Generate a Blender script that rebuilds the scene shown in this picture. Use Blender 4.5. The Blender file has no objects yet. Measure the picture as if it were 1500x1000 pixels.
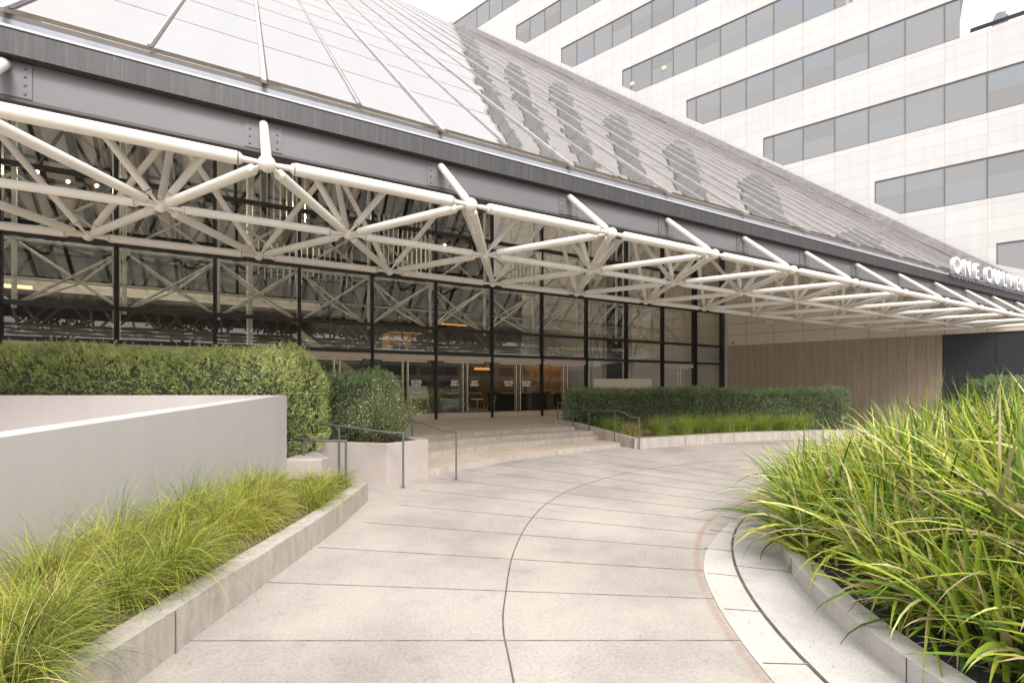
import bpy, math, random
import numpy as np
from mathutils import Vector, Matrix
random.seed(7); rng = np.random.default_rng(11)
SC = bpy.context.scene
COL = SC.collection
R = math.radians

# ------------------------------------------------------------------ camera
cam_d = bpy.data.cameras.new('camera'); cam = bpy.data.objects.new('camera', cam_d); COL.objects.link(cam)
cam.location = (0, 0, 1.8); cam.rotation_euler = (R(90), 0, 0)
cam_d.sensor_width = 36; cam_d.lens = 16.85; cam_d.shift_y = 0.0456
cam_d.clip_start = 0.05; cam_d.clip_end = 3000
SC.camera = cam
# ------------------------------------------------------------------ sky + sun (bright overcast)
SUN_EL, SUN_AZ = 47, 158          # azimuth clockwise from +Y
w = bpy.data.worlds.new('World'); SC.world = w; w.use_nodes = True
nt = w.node_tree; bg = nt.nodes['Background']
sky = nt.nodes.new('ShaderNodeTexSky'); sky.sky_type = 'NISHITA'; sky.sun_disc = False
sky.sun_elevation = R(SUN_EL); sky.sun_rotation = R(SUN_AZ)
sky.air_density = 1.0; sky.dust_density = 6.0; sky.ozone_density = 1.0
hs = nt.nodes.new('ShaderNodeHueSaturation'); hs.inputs['Saturation'].default_value = 0.10
cl = nt.nodes.new('ShaderNodeMixRGB'); cl.inputs[0].default_value = 0.7; cl.inputs[2].default_value = (8.6, 8.6, 8.75, 1)   # cloud cover
nt.links.new(sky.outputs[0], hs.inputs['Color']); nt.links.new(hs.outputs[0], cl.inputs[1]); nt.links.new(cl.outputs[0], bg.inputs['Color'])
bg.inputs['Strength'].default_value = 0.10
sd = bpy.data.lights.new('sun', 'SUN'); sun = bpy.data.objects.new('sun', sd); COL.objects.link(sun)
sd.energy = 1.5; sd.angle = R(18); sd.color = (1.0, 0.965, 0.92)
sv = Vector((math.sin(R(SUN_AZ))*math.cos(R(SUN_EL)), math.cos(R(SUN_AZ))*math.cos(R(SUN_EL)), math.sin(R(SUN_EL))))
sun.rotation_euler = sv.to_track_quat('Z', 'Y').to_euler()
SC.view_settings.view_transform = 'Standard'; SC.view_settings.look = 'None'
SC.view_settings.exposure = 1.2; SC.view_settings.gamma = 1
SC.cycles.max_bounces = 8; SC.cycles.transparent_max_bounces = 24; SC.cycles.glossy_bounces = 4

# ------------------------------------------------------------------ materials
def mat(name):
    m = bpy.data.materials.new(name); m.use_nodes = True
    return m, m.node_tree, m.node_tree.nodes['Principled BSDF']
def N(t, k, **kw):
    n = t.nodes.new('ShaderNode' + k)
    for a, b in kw.items():
        if a.startswith('i_'): n.inputs[a[2:].replace('_', ' ')].default_value = b
        else: setattr(n, a, b)
    return n
def ramp(t, fac, stops):
    r = N(t, 'ValToRGB'); e = r.color_ramp.elements
    while len(e) < len(stops): e.new(0.5)
    for el, (p, c) in zip(e, stops): el.position = p; el.color = (*c, 1)
    t.links.new(fac, r.inputs[0]); return r.outputs[0]
def math_(t, op, a, b=None):
    n = N(t, 'Math', operation=op)
    for i, v in enumerate((a, b)):
        if v is None: continue
        if isinstance(v, (int, float)): n.inputs[i].default_value = v
        else: t.links.new(v, n.inputs[i])
    return n.outputs[0]
def mixc(t, fac, a, b):
    n = N(t, 'MixRGB')
    for i, v in enumerate((fac, a, b)):
        if isinstance(v, (int, float)): n.inputs[i].default_value = v
        elif isinstance(v, tuple): n.inputs[i].default_value = (*v, 1)
        else: t.links.new(v, n.inputs[i])
    return n.outputs[0]
def noise(t, scale, detail=4, coord='Object', stretch=None, rough=0.55):
    c = N(t, 'TexCoord'); o = c.outputs[coord]
    if stretch:
        mp = N(t, 'Mapping'); mp.inputs['Scale'].default_value = stretch; t.links.new(o, mp.inputs[0]); o = mp.outputs[0]
    n = N(t, 'TexNoise'); n.inputs['Scale'].default_value = scale; n.inputs['Detail'].default_value = detail
    n.inputs['Roughness'].default_value = rough
    t.links.new(o, n.inputs['Vector']); return n.outputs['Fac']
def bump(t, b, h, strength=0.3, dist=0.01):
    n = N(t, 'Bump'); n.inputs['Strength'].default_value = strength; n.inputs['Distance'].default_value = dist
    t.links.new(h, n.inputs['Height']); t.links.new(n.outputs[0], b.inputs['Normal'])
def simple(name, col, rough=0.5, metal=0.0, var=0.12, scale=6, bmp=0.0, stretch=None, spec=0.5):
    m, t, b = mat(name)
    f = noise(t, scale, stretch=stretch)
    c = ramp(t, f, [(0.3, tuple(x*(1-var) for x in col)), (0.7, tuple(min(1, x*(1+var)) for x in col))])
    t.links.new(c, b.inputs['Base Color'])
    b.inputs['Roughness'].default_value = rough; b.inputs['Metallic'].default_value = metal
    b.inputs['Specular IOR Level'].default_value = spec
    if bmp: bump(t, b, noise(t, scale*12, 3), bmp, 0.004)
    return m

def concrete(name, lo, hi, fine=120, blotch=0.8, bmp=0.25, pink=None, stretch=None):
    m, t, b = mat(name)
    big = noise(t, blotch, 6, stretch=stretch, rough=0.65)
    c = ramp(t, big, [(0.32, lo), (0.68, hi)])
    fn = noise(t, fine, 3, rough=0.8)
    sp = ramp(t, fn, [(0.33, (0.72, 0.71, 0.70)), (0.5, (1, 1, 1)), (0.72, (1.12, 1.1, 1.08))])
    mm = N(t, 'MixRGB', blend_type='MULTIPLY'); mm.inputs[0].default_value = 0.8
    t.links.new(c, mm.inputs[1]); t.links.new(sp, mm.inputs[2]); o = mm.outputs[0]
    st = noise(t, 2.6, 8, rough=0.75)
    s2 = ramp(t, st, [(0.56, (0, 0, 0)), (0.74, (1, 1, 1))])
    o = mixc(t, math_(t, 'MULTIPLY', s2, 0.42), o, tuple(x*0.55 for x in lo))
    spot = noise(t, 17, 2); s3 = ramp(t, spot, [(0.72, (0, 0, 0)), (0.76, (1, 1, 1))])
    o = mixc(t, math_(t, 'MULTIPLY', s3, 0.35), o, tuple(x*0.4 for x in lo))
    if pink:
        pn = noise(t, 0.9, 5); pf = ramp(t, pn, [(0.5, (0, 0, 0)), (0.7, (1, 1, 1))])
        o = mixc(t, math_(t, 'MULTIPLY', pf, 0.5), o, pink)
    t.links.new(o, b.inputs['Base Color']); b.inputs['Roughness'].default_value = 0.85
    b.inputs['Specular IOR Level'].default_value = 0.25
    bump(t, b, noise(t, fine*0.8, 3), bmp, 0.003)
    return m

M = {}
M['drive'] = concrete('driveway concrete', (0.285, 0.255, 0.23), (0.47, 0.428, 0.388), 38, 0.45, pink=(0.435, 0.36, 0.31))
t = M['drive'].node_tree; b = t.nodes['Principled BSDF']; src = b.inputs['Base Color'].links[0].from_socket
ge = N(t, 'NewGeometry'); ds = N(t, 'VectorMath', operation='DISTANCE'); ds.inputs[1].default_value = (8.2, 2.8, 0); t.links.new(ge.outputs['Position'], ds.inputs[0])
wb = noise(t, 2.0, 5, rough=0.7); dd_ = math_(t, 'ABSOLUTE', math_(t, 'ADD', math_(t, 'SUBTRACT', ds.outputs['Value'], 6.645), math_(t, 'MULTIPLY', math_(t, 'SUBTRACT', wb, 0.5), 0.07)))
fz = N(t, 'MapRange', interpolation_type='SMOOTHSTEP'); fz.inputs['From Min'].default_value = 0.055; fz.inputs['From Max'].default_value = 0.008; t.links.new(dd_, fz.inputs['Value'])
gr = ramp(t, noise(t, 26, 6, rough=0.8), [(0.40, (0.25, 0.25, 0.25)), (0.62, (1, 1, 1))])
t.links.new(mixc(t, math_(t, 'MULTIPLY', math_(t, 'MULTIPLY', fz.outputs[0], gr), 0.75), src, (0.30, 0.19, 0.145)), b.inputs['Base Color'])
M['joint'] = simple('joint', (0.10, 0.085, 0.075), 0.9, var=0.5, scale=9)
M['band'] = concrete('band concrete', (0.46, 0.425, 0.385), (0.56, 0.52, 0.48), 60, 1.0)
M['kerb'] = concrete('kerb concrete', (0.44, 0.415, 0.395), (0.53, 0.505, 0.48), 70, 1.2, 0.12)
M['rust'] = concrete('rust stained concrete', (0.36, 0.28, 0.24), (0.47, 0.40, 0.355), 60, 5.0)
M['ground'] = concrete('pavement', (0.26, 0.24, 0.22), (0.34, 0.31, 0.29), 90, 0.3)
M['step'] = concrete('step concrete', (0.44, 0.365, 0.29), (0.55, 0.465, 0.38), 120, 0.9)
M['riser'] = concrete('board concrete', (0.37, 0.33, 0.295), (0.53, 0.48, 0.435), 90, 2.2, stretch=(4, 4, 0.7))
M['plaster'] = simple('smooth grey plaster wall', (0.48, 0.45, 0.44), 0.75, var=0.03, scale=1.3, bmp=0.04, stretch=(2.5, 2.5, 0.3))
M['plcap'] = simple('wall cap', (0.58, 0.55, 0.53), 0.6, var=0.04)
M['planter'] = simple('planter concrete', (0.42, 0.365, 0.335), 0.8, var=0.06, scale=2.5, bmp=0.08)
M['soil'] = simple('dark gravel', (0.045, 0.045, 0.05), 0.9, var=0.7, scale=45, bmp=0.8)
M['litter'] = simple('dry soil', (0.16, 0.12, 0.07), 0.95, var=0.5, scale=30, bmp=0.6)
M['white'] = simple('white painted steel', (0.74, 0.70, 0.64), 0.38, var=0.05, scale=3)
M['cream'] = simple('pale painted steel', (0.66, 0.655, 0.57), 0.45, var=0.05)
M['mull'] = simple('dark bronze aluminium', (0.022, 0.020, 0.020), 0.4, var=0.2)
M['beam'] = simple('grey steel beam', (0.145, 0.14, 0.147), 0.36, var=0.05, scale=1.2)
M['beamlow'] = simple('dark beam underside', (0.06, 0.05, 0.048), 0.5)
M['bolt'] = simple('bolt', (0.11, 0.105, 0.11), 0.4)
M['rail'] = simple('grey green painted rail', (0.115, 0.125, 0.115), 0.35, var=0.15, scale=20)
M['doorrail'] = simple('pale bronze door rail', (0.60, 0.50, 0.40), 0.4, var=0.05)
M['brass'] = simple('brushed pull handle', (0.62, 0.52, 0.38), 0.25, metal=0.8, var=0.05)
M['decal'] = simple('white vinyl lettering', (0.85, 0.85, 0.83), 0.5, var=0.02)
M['letter'] = simple('white letter enamel', (0.76, 0.75, 0.74), 0.35, var=0.02)
M['steel'] = simple('brushed steel', (0.55, 0.55, 0.55), 0.3, metal=0.8)
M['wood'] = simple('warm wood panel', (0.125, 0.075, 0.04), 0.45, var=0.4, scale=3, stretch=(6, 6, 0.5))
M['black'] = simple('black laminate', (0.012, 0.012, 0.013), 0.4)
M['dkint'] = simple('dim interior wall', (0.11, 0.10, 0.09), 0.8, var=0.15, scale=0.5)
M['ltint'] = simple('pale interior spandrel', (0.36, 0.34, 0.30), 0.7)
M['intfloor'] = simple('interior terrazzo', (0.22, 0.19, 0.165), 0.3, var=0.1)
M['lining'] = simple('roof panel underside', (0.30, 0.28, 0.26), 0.7, var=0.1, scale=0.6)
t = M['lining'].node_tree; b = t.nodes['Principled BSDF']; trl = N(t, 'BsdfTranslucent'); trl.inputs[0].default_value = (0.85, 0.81, 0.77, 1); mx = N(t, 'MixShader'); mx.inputs[0].default_value = 0.75
t.links.new(b.outputs[0], mx.inputs[1]); t.links.new(trl.outputs[0], mx.inputs[2]); t.links.new(mx.outputs[0], t.nodes['Material Output'].inputs[0])
M['slope'] = simple('grey sloped ceiling panels', (0.40, 0.37, 0.34), 0.7, var=0.12, scale=0.5)
M['frame'] = simple('black roof lattice steel', (0.018, 0.016, 0.015), 0.5)
M['ribm'] = simple('roof rib', (0.37, 0.35, 0.345), 0.45, metal=0.1, var=0.2, scale=5)
M['ribd'] = simple('painted rib shadow and dark glazing edge', (0.10, 0.085, 0.08), 0.6)
M['gutin'] = simple('gutter pan', (0.24, 0.255, 0.29), 0.4, var=0.1)
M['gutedge'] = simple('gutter edge', (0.50, 0.48, 0.49), 0.4, var=0.08, scale=3)
M['flash'] = simple('roof flashing', (0.29, 0.255, 0.23), 0.5, metal=0.2, var=0.25, scale=1.5)
M['darkwall'] = simple('charcoal cladding', (0.022, 0.022, 0.026), 0.5, var=0.15)
M['grey'] = simple('grey fabric', (0.13, 0.13, 0.13), 0.9)
M['paper'] = simple('printed board', (0.80, 0.81, 0.86), 0.6, var=0.10, scale=9)
M['bark'] = simple('bark', (0.08, 0.06, 0.045), 0.9, var=0.4, scale=12)
M['flower'] = simple('white petals', (0.75, 0.73, 0.68), 0.7)
M['stonesign'] = simple('beige stone slab', (0.66, 0.57, 0.44), 0.7, var=0.05, scale=8)

def emis(name, col, s):
    m, t, b = mat(name); b.inputs['Base Color'].default_value = (*col, 1)
    b.inputs['Emission Color'].default_value = (*col, 1); b.inputs['Emission Strength'].default_value = s
    return m
M['lamp'] = emis('lamp', (1.0, 0.78, 0.5), 14)
M['cove'] = emis('cove light', (1.0, 0.60, 0.22), 1.3)
M['glow'] = emis('amber cove and painted wall glow', (0.9, 0.42, 0.10), 0.35)
M['office'] = emis('lit office', (0.50, 0.30, 0.16), 0.09)

# streaked gutter fascia
m, t, b = mat('streaked dark fascia')
st = noise(t, 3.0, 6, stretch=(9, 9, 0.35), rough=0.7)
c = ramp(t, st, [(0.35, (0.028, 0.026, 0.027)), (0.58, (0.05, 0.047, 0.048)), (0.69, (0.08, 0.076, 0.077)), (0.77, (0.30, 0.29, 0.29))])
t.links.new(c, b.inputs['Base Color']); b.inputs['Roughness'].default_value = 0.5; M['fascia'] = m

# curtain wall glass: clear tinted pane with Fresnel reflection
def pane_mat(name, tint, ior, add):
    m, t, b = mat(name); t.nodes.remove(b); out = t.nodes['Material Output']
    ge = N(t, 'NewGeometry'); dp = N(t, 'VectorMath', operation='DOT_PRODUCT'); t.links.new(ge.outputs['Normal'], dp.inputs[0]); t.links.new(ge.outputs['Incoming'], dp.inputs[1])
    cs = math_(t, 'SUBTRACT', 1.0, math_(t, 'ABSOLUTE', dp.outputs['Value']))
    f0 = ((ior-1)/(ior+1))**2+add                                                   # Schlick reflectance, same from both faces
    f = math_(t, 'ADD', math_(t, 'MULTIPLY', math_(t, 'POWER', cs, 5.0), 1-f0), f0)
    tr = N(t, 'BsdfTransparent'); tr.inputs[0].default_value = (*tint, 1)
    gl = N(t, 'BsdfGlossy'); gl.inputs['Roughness'].default_value = 0.0; gl.inputs[0].default_value = (0.95, 1, 0.95, 1)
    mx = N(t, 'MixShader'); t.links.new(f, mx.inputs[0]); t.links.new(tr.outputs[0], mx.inputs[1]); t.links.new(gl.outputs[0], mx.inputs[2])
    t.links.new(mx.outputs[0], out.inputs[0]); return m
M['glass'] = pane_mat('curtain wall glass', (0.91, 0.91, 0.885), 1.45, 0.025)

m, t, b = mat('clear inner face'); t.nodes.remove(b); trn = N(t, 'BsdfTransparent'); t.links.new(trn.outputs[0], t.nodes['Material Output'].inputs[0]); M['clear'] = m
# roof glazing: coated glass, mirror-like with slight wobble
m, t, b = mat('reflective roof glazing'); out = t.nodes['Material Output']
b.inputs['Base Color'].default_value = (0.42, 0.40, 0.40, 1); b.inputs['Roughness'].default_value = 0.5
gl = N(t, 'BsdfGlossy'); gl.inputs['Roughness'].default_value = 0.015; gl.inputs[0].default_value = (0.93, 0.91, 0.91, 1)
wob = noise(t, 0.5, 2, stretch=(1, 1, 1)); bp = N(t, 'Bump'); bp.inputs['Strength'].default_value = 0.035; bp.inputs['Distance'].default_value = 0.08
tc = N(t, 'TexCoord'); mp = N(t, 'Mapping'); mp.inputs['Location'].default_value = (9-0.208+130, 0.9+195, 0); t.links.new(tc.outputs['Object'], mp.inputs[0])
sc_ = N(t, 'VectorMath', operation='DIVIDE'); sc_.inputs[1].default_value = (1.3, 0.55, 1); t.links.new(mp.outputs[0], sc_.inputs[0]); sp = N(t, 'SeparateXYZ'); t.links.new(sc_.outputs[0], sp.inputs[0])
cb = N(t, 'CombineXYZ'); t.links.new(math_(t, 'FLOOR', sp.outputs[0]), cb.inputs[0]); t.links.new(math_(t, 'FLOOR', sp.outputs[1]), cb.inputs[1])
wn = N(t, 'TexWhiteNoise', noise_dimensions='2D'); t.links.new(cb.outputs[0], wn.inputs['Vector'])
v1 = N(t, 'VectorMath', operation='SUBTRACT'); v1.inputs[1].default_value = (0.5, 0.5, 0.5); t.links.new(wn.outputs['Color'], v1.inputs[0])
v2 = N(t, 'VectorMath', operation='SCALE'); v2.inputs['Scale'].default_value = 0.011; t.links.new(v1.outputs[0], v2.inputs[0])
t.links.new(wob, bp.inputs['Height']); v3 = N(t, 'VectorMath', operation='ADD'); t.links.new(v2.outputs[0], v3.inputs[0]); t.links.new(bp.outputs[0], v3.inputs[1])
v4 = N(t, 'VectorMath', operation='NORMALIZE'); t.links.new(v3.outputs[0], v4.inputs[0]); t.links.new(v4.outputs[0], gl.inputs['Normal'])
mx = N(t, 'MixShader'); mx.inputs[0].default_value = 0.60
trn = N(t, 'BsdfTransparent'); trn.inputs[0].default_value = (0.9, 0.88, 0.86, 1); m0 = N(t, 'MixShader'); m0.inputs[0].default_value = 0.9
t.links.new(b.outputs[0], m0.inputs[1]); t.links.new(trn.outputs[0], m0.inputs[2])
t.links.new(m0.outputs[0], mx.inputs[1]); t.links.new(gl.outputs[0], mx.inputs[2]); t.links.new(mx.outputs[0], out.inputs[0]); M['roofglass'] = m

# tower ribbon window glass
m, t, b = mat('grey ribbon window glass'); out = t.nodes['Material Output']
tc = N(t, 'TexCoord'); sp = N(t, 'SeparateXYZ'); t.links.new(tc.outputs['Object'], sp.inputs[0])
cx = math_(t, 'FLOOR', math_(t, 'DIVIDE', math_(t, 'ADD', sp.outputs[0], 0.41 + 144), 1.44))
cz = math_(t, 'FLOOR', math_(t, 'DIVIDE', sp.outputs[2], 3.8))
wn = N(t, 'TexWhiteNoise', noise_dimensions='2D'); cb = N(t, 'CombineXYZ'); t.links.new(cx, cb.inputs[0]); t.links.new(cz, cb.inputs[1]); t.links.new(cb.outputs[0], wn.inputs['Vector'])
c = ramp(t, wn.outputs['Value'], [(0.0, (0.135, 0.13, 0.122)), (0.35, (0.17, 0.168, 0.16)), (0.7, (0.185, 0.185, 0.18)), (1.0, (0.15, 0.168, 0.185))])
t.links.new(c, b.inputs['Base Color']); b.inputs['Roughness'].default_value = 0.3
gl = N(t, 'BsdfGlossy'); gl.inputs['Roughness'].default_value = 0.03
mx = N(t, 'MixShader'); mx.inputs[0].default_value = 0.16
t.links.new(b.outputs[0], mx.inputs[1]); t.links.new(gl.outputs[0], mx.inputs[2]); t.links.new(mx.outputs[0], out.inputs[0]); M['towerglass'] = m

# white tower panels with fine joints (object space: x along wall, z up)
def panel_mat(name, col, px, pz, jw, jcol, x0=0.0, z0=0.0):
    m, t, b = mat(name)
    tc = N(t, 'TexCoord'); sp = N(t, 'SeparateXYZ'); t.links.new(tc.outputs['Object'], sp.inputs[0])
    def lines(o, p, off):
        f = math_(t, 'FRACT', math_(t, 'DIVIDE', math_(t, 'ADD', o, 200*p - off), p))
        d = math_(t, 'ABSOLUTE', math_(t, 'SUBTRACT', f, 0.5))
        return math_(t, 'GREATER_THAN', d, 0.5 - jw/p/2)
    l = math_(t, 'MAXIMUM', lines(sp.outputs[0], px, x0), lines(sp.outputs[2], pz, z0))
    cx = math_(t, 'FLOOR', math_(t, 'DIVIDE', math_(t, 'ADD', sp.outputs[0], 200*px - x0), px)); cz = math_(t, 'FLOOR', math_(t, 'DIVIDE', math_(t, 'ADD', sp.outputs[2], 200*pz-z0), pz))
    cb = N(t, 'CombineXYZ'); t.links.new(cx, cb.inputs[0]); t.links.new(cz, cb.inputs[1])
    wn = N(t, 'TexWhiteNoise', noise_dimensions='2D'); t.links.new(cb.outputs[0], wn.inputs['Vector'])
    pc = ramp(t, wn.outputs['Value'], [(0, tuple(x*0.93 for x in col)), (1, col)])
    sk = noise(t, 1.6, 5, stretch=(2.2, 2.2, 0.16), rough=0.6); sm_ = N(t, 'MixRGB', blend_type='MULTIPLY'); sm_.inputs[0].default_value = 1
    t.links.new(pc, sm_.inputs[1]); t.links.new(ramp(t, sk, [(0.35, (0.95, 0.945, 0.935)), (0.6, (1, 1, 1))]), sm_.inputs[2]); pc = sm_.outputs[0]
    c = mixc(t, l, pc, jcol); t.links.new(c, b.inputs['Base Color']); b.inputs['Roughness'].default_value = 0.45
    return m
M['tower'] = panel_mat('white metal panels', (0.60, 0.583, 0.57), 1.44, 0.645, 0.017, (0.40, 0.375, 0.36), -0.41, 4.30)
M['beige'] = panel_mat('white panels with warm shade tint', (0.66, 0.575, 0.46), 1.44, 0.645, 0.024, (0.20, 0.17, 0.13), -0.41, 4.30)  # tower's white panels with warm canopy light put into the colour
M['brown'] = panel_mat('brown striated cladding', (0.41, 0.325, 0.24), 0.36, 50, 0.012, (0.10, 0.075, 0.055))
t = M['brown'].node_tree; b = t.nodes['Principled BSDF']; src = b.inputs['Base Color'].links[0].from_socket
g = noise(t, 2.0, 6, stretch=(7, 7, 0.35), rough=0.7); gm = N(t, 'MixRGB', blend_type='MULTIPLY'); gm.inputs[0].default_value = 1
t.links.new(src, gm.inputs[1]); t.links.new(ramp(t, g, [(0.3, (0.72, 0.70, 0.68)), (0.7, (1.15, 1.14, 1.12))]), gm.inputs[2]); t.links.new(gm.outputs[0], b.inputs['Base Color'])

def leafmat(name, stops, transl=0.35, rough=0.5):
    m, t, b = mat(name); out = t.nodes['Material Output']
    a = N(t, 'Attribute'); a.attribute_name = 'tint'
    c = ramp(t, a.outputs['Fac'], stops)
    t.links.new(c, b.inputs['Base Color']); b.inputs['Roughness'].default_value = rough; b.inputs['Specular IOR Level'].default_value = 0.35
    tr = N(t, 'BsdfTranslucent'); t.links.new(c, tr.inputs[0])
    mx = N(t, 'MixShader'); mx.inputs[0].default_value = transl
    t.links.new(b.outputs[0], mx.inputs[1]); t.links.new(tr.outputs[0], mx.inputs[2]); t.links.new(mx.outputs[0], out.inputs[0]); return m
M['hedge'] = leafmat('hedge leaves', [(0, (0.253, 0.161, 0.092)), (0.06, (0.172, 0.218, 0.081)), (0.42, (0.310, 0.374, 0.127)), (0.75, (0.529, 0.598, 0.218)), (1, (0.736, 0.759, 0.368))], 0.38)
M['hedged'] = leafmat('dark hedge leaves', [(0, (0.250, 0.163, 0.100)), (0.05, (0.100, 0.150, 0.069)), (0.6, (0.219, 0.300, 0.131)), (1, (0.438, 0.525, 0.263))], 0.35)
M['shrub'] = leafmat('shrub leaves', [(0, (0.253, 0.172, 0.092)), (0.1, (0.115, 0.155, 0.069)), (0.6, (0.265, 0.310, 0.138)), (1, (0.575, 0.598, 0.322))], 0.35)
M['grass'] = leafmat('tufted grass blades', [(0, (0.46, 0.34, 0.17)), (0.1, (0.60, 0.48, 0.24)), (0.14, (0.08, 0.14, 0.03)), (0.45, (0.26, 0.33, 0.05)), (0.75, (0.50, 0.50, 0.06)), (1, (0.70, 0.64, 0.16))], 0.30)
M['strap'] = leafmat('strap leaves', [(0, (0.42, 0.30, 0.16)), (0.07, (0.64, 0.52, 0.33)), (0.1, (0.05, 0.11, 0.015)), (0.35, (0.14, 0.24, 0.03)), (0.6, (0.36, 0.44, 0.045)), (0.8, (0.64, 0.64, 0.09)), (1, (0.82, 0.78, 0.38))], 0.30, 0.5)
M['tuss'] = leafmat('tussock blades', [(0, (0.504, 0.378, 0.182)), (0.2, (0.560, 0.434, 0.196)), (0.25, (0.168, 0.266, 0.042)), (1, (0.378, 0.462, 0.084))], 0.4)
M['crown'] = leafmat('tree leaves', [(0, (0.03, 0.05, 0.02)), (1, (0.08, 0.12, 0.04))], 0.25)
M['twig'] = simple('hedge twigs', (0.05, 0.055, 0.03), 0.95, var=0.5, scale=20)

# ------------------------------------------------------------------ builders (all authored in world metres)
class MB:
    def __init__(s): s.v = []; s.f = []; s.m = []; s.sm = []
    def add(s, vs, fs, mi=0, smooth=False):
        o = len(s.v); s.v += [tuple(v) for v in vs]; s.f += [tuple(o+i for i in f) for f in fs]; s.m += [mi]*len(fs); s.sm += [smooth]*len(fs); return s
    def hexa(s, b, tp, mi=0):
        n = len(b); fs = [tuple(reversed(range(n))), tuple(range(n, 2*n))] + [(i, (i+1) % n, n+(i+1) % n, n+i) for i in range(n)]
        return s.add(list(b)+list(tp), fs, mi)
    def prism(s, poly, z0, z1, mi=0):
        a = sum(poly[i][0]*poly[(i+1) % len(poly)][1]-poly[(i+1) % len(poly)][0]*poly[i][1] for i in range(len(poly)))
        if a < 0: poly = poly[::-1]
        return s.hexa([(x, y, z0) for x, y in poly], [(x, y, z1) for x, y in poly], mi)
    def tube(s, p, q, r, n=12, mi=0, r2=None, caps=True):
        p = Vector(p); q = Vector(q); r2 = r if r2 is None else r2
        d = (q-p).normalized(); a = d.orthogonal().normalized(); b = d.cross(a)
        vs = [p+(a*math.cos(2*math.pi*i/n)+b*math.sin(2*math.pi*i/n))*r for i in range(n)] + [q+(a*math.cos(2*math.pi*i/n)+b*math.sin(2*math.pi*i/n))*r2 for i in range(n)]
        s.add(vs, [(i, (i+1) % n, n+(i+1) % n, n+i) for i in range(n)], mi, True)
        if caps: s.add(vs, [tuple(reversed(range(n))), tuple(range(n, 2*n))], mi)
        return s
    def bar(s, p, q, w, h, mi=0, up=(0, 0, 1)):
        p = Vector(p); q = Vector(q); d = (q-p).normalized(); sd_ = d.cross(Vector(up))
        if sd_.length < 1e-4: sd_ = d.cross(Vector((1, 0, 0)))
        sd_.normalize(); u = sd_.cross(d).normalized()
        c = lambda P: [P-sd_*w/2-u*h/2, P+sd_*w/2-u*h/2, P+sd_*w/2+u*h/2, P-sd_*w/2+u*h/2]
        return s.hexa(c(q), c(p), mi)
    def ball(s, c, r, nu=14, nv=9, mi=0, sz=1.0):
        vs = []; c = Vector(c)
        for j in range(nv+1):
            ph = math.pi*j/nv
            for i in range(nu):
                a = 2*math.pi*i/nu; vs.append((c.x+r*math.sin(ph)*math.cos(a), c.y+r*math.sin(ph)*math.sin(a), c.z+r*sz*math.cos(ph)))
        fs = [(j*nu+i, (j+1)*nu+i, (j+1)*nu+(i+1) % nu, j*nu+(i+1) % nu) for j in range(nv) for i in range(nu)]
        return s.add(vs, fs, mi, True)
    def build(s, name, mats, parent=None, bev=0):
        if not isinstance(mats, (list, tuple)): mats = [mats]
        inv = Matrix.Identity(4); p = parent; chain = []
        while p is not None: chain.append(p); p = p.parent
        T = Matrix.Identity(4)
        for q in reversed(chain): T = T @ (Matrix.Translation(q.location) @ q.rotation_euler.to_matrix().to_4x4())
        base = None
        inv = T.inverted(); vv = [inv @ Vector(v) for v in s.v]
        if parent is None:
            xs = [v.x for v in vv]; ys = [v.y for v in vv]; base = Vector(((min(xs)+max(xs))/2, (min(ys)+max(ys))/2, min(v.z for v in vv))); vv = [v-base for v in vv]
        me = bpy.data.meshes.new(name); me.from_pydata([tuple(v) for v in vv], [], s.f)
        for m_ in mats: me.materials.append(m_)
        me.polygons.foreach_set('material_index', s.m); me.polygons.foreach_set('use_smooth', s.sm); me.update()
        o = bpy.data.objects.new(name, me); COL.objects.link(o)
        if parent is not None: o.parent = parent
        else: o.location = base
        if bev:
            bm_ = o.modifiers.new('bevel', 'BEVEL'); bm_.width = bev; bm_.segments = 2; bm_.limit_method = 'ANGLE'; bm_.angle_limit = R(40)
        return o
def tag(o, label, cat, group=None):
    o['label'] = label; o['category'] = cat
    if group: o['group'] = group
    return o
def struct(o, kind='structure'): o['kind'] = kind; return o
def thing(name, label, cat, loc=(0, 0, 0), rz=0, group=None):
    o = bpy.data.objects.new(name, None); COL.objects.link(o); o.location = loc; o.rotation_euler = (0, 0, rz); o.empty_display_size = 0.3
    return tag(o, label, cat, group)
def npmesh(name, V, F, tint, m, parent=None, base=None):
    """V (n,3), F (k,4) numpy; tint per vertex"""
    base = np.array(base if base is not None else (parent.location if parent is not None else (0, 0, 0)), float)
    me = bpy.data.meshes.new(name); me.vertices.add(len(V)); me.vertices.foreach_set('co', (V-base).astype(np.float32).ravel())
    k = F.shape[1]; me.loops.add(F.size); me.loops.foreach_set('vertex_index', F.astype(np.int32).ravel())
    me.polygons.add(len(F)); me.polygons.foreach_set('loop_start', np.arange(0, F.size, k, dtype=np.int32))
    me.update(calc_edges=True)
    at = me.attributes.new('tint', 'FLOAT', 'POINT'); at.data.foreach_set('value', np.asarray(tint, np.float32))
    me.materials.append(m); o = bpy.data.objects.new(name, me); COL.objects.link(o)
    if parent is not None: o.parent = parent
    else: o.location = base
    return o

# facade frame: s along the entrance front, D away from camera, z up
D1 = np.array([0.8749, 0.4844]); D2 = np.array([-0.4844, 0.8749]); FROT = math.atan2(0.4844, 0.8749)
def fw(s, D, z): return (s*D1[0]+D*D2[0], s*D1[1]+D*D2[1], z)
def fbox(mb, s0, s1, Da, Db, z0, z1, mi=0):
    return mb.prism([fw(s0, Da, 0)[:2], fw(s1, Da, 0)[:2], fw(s1, Db, 0)[:2], fw(s0, Db, 0)[:2]], z0, z1, mi)
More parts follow.
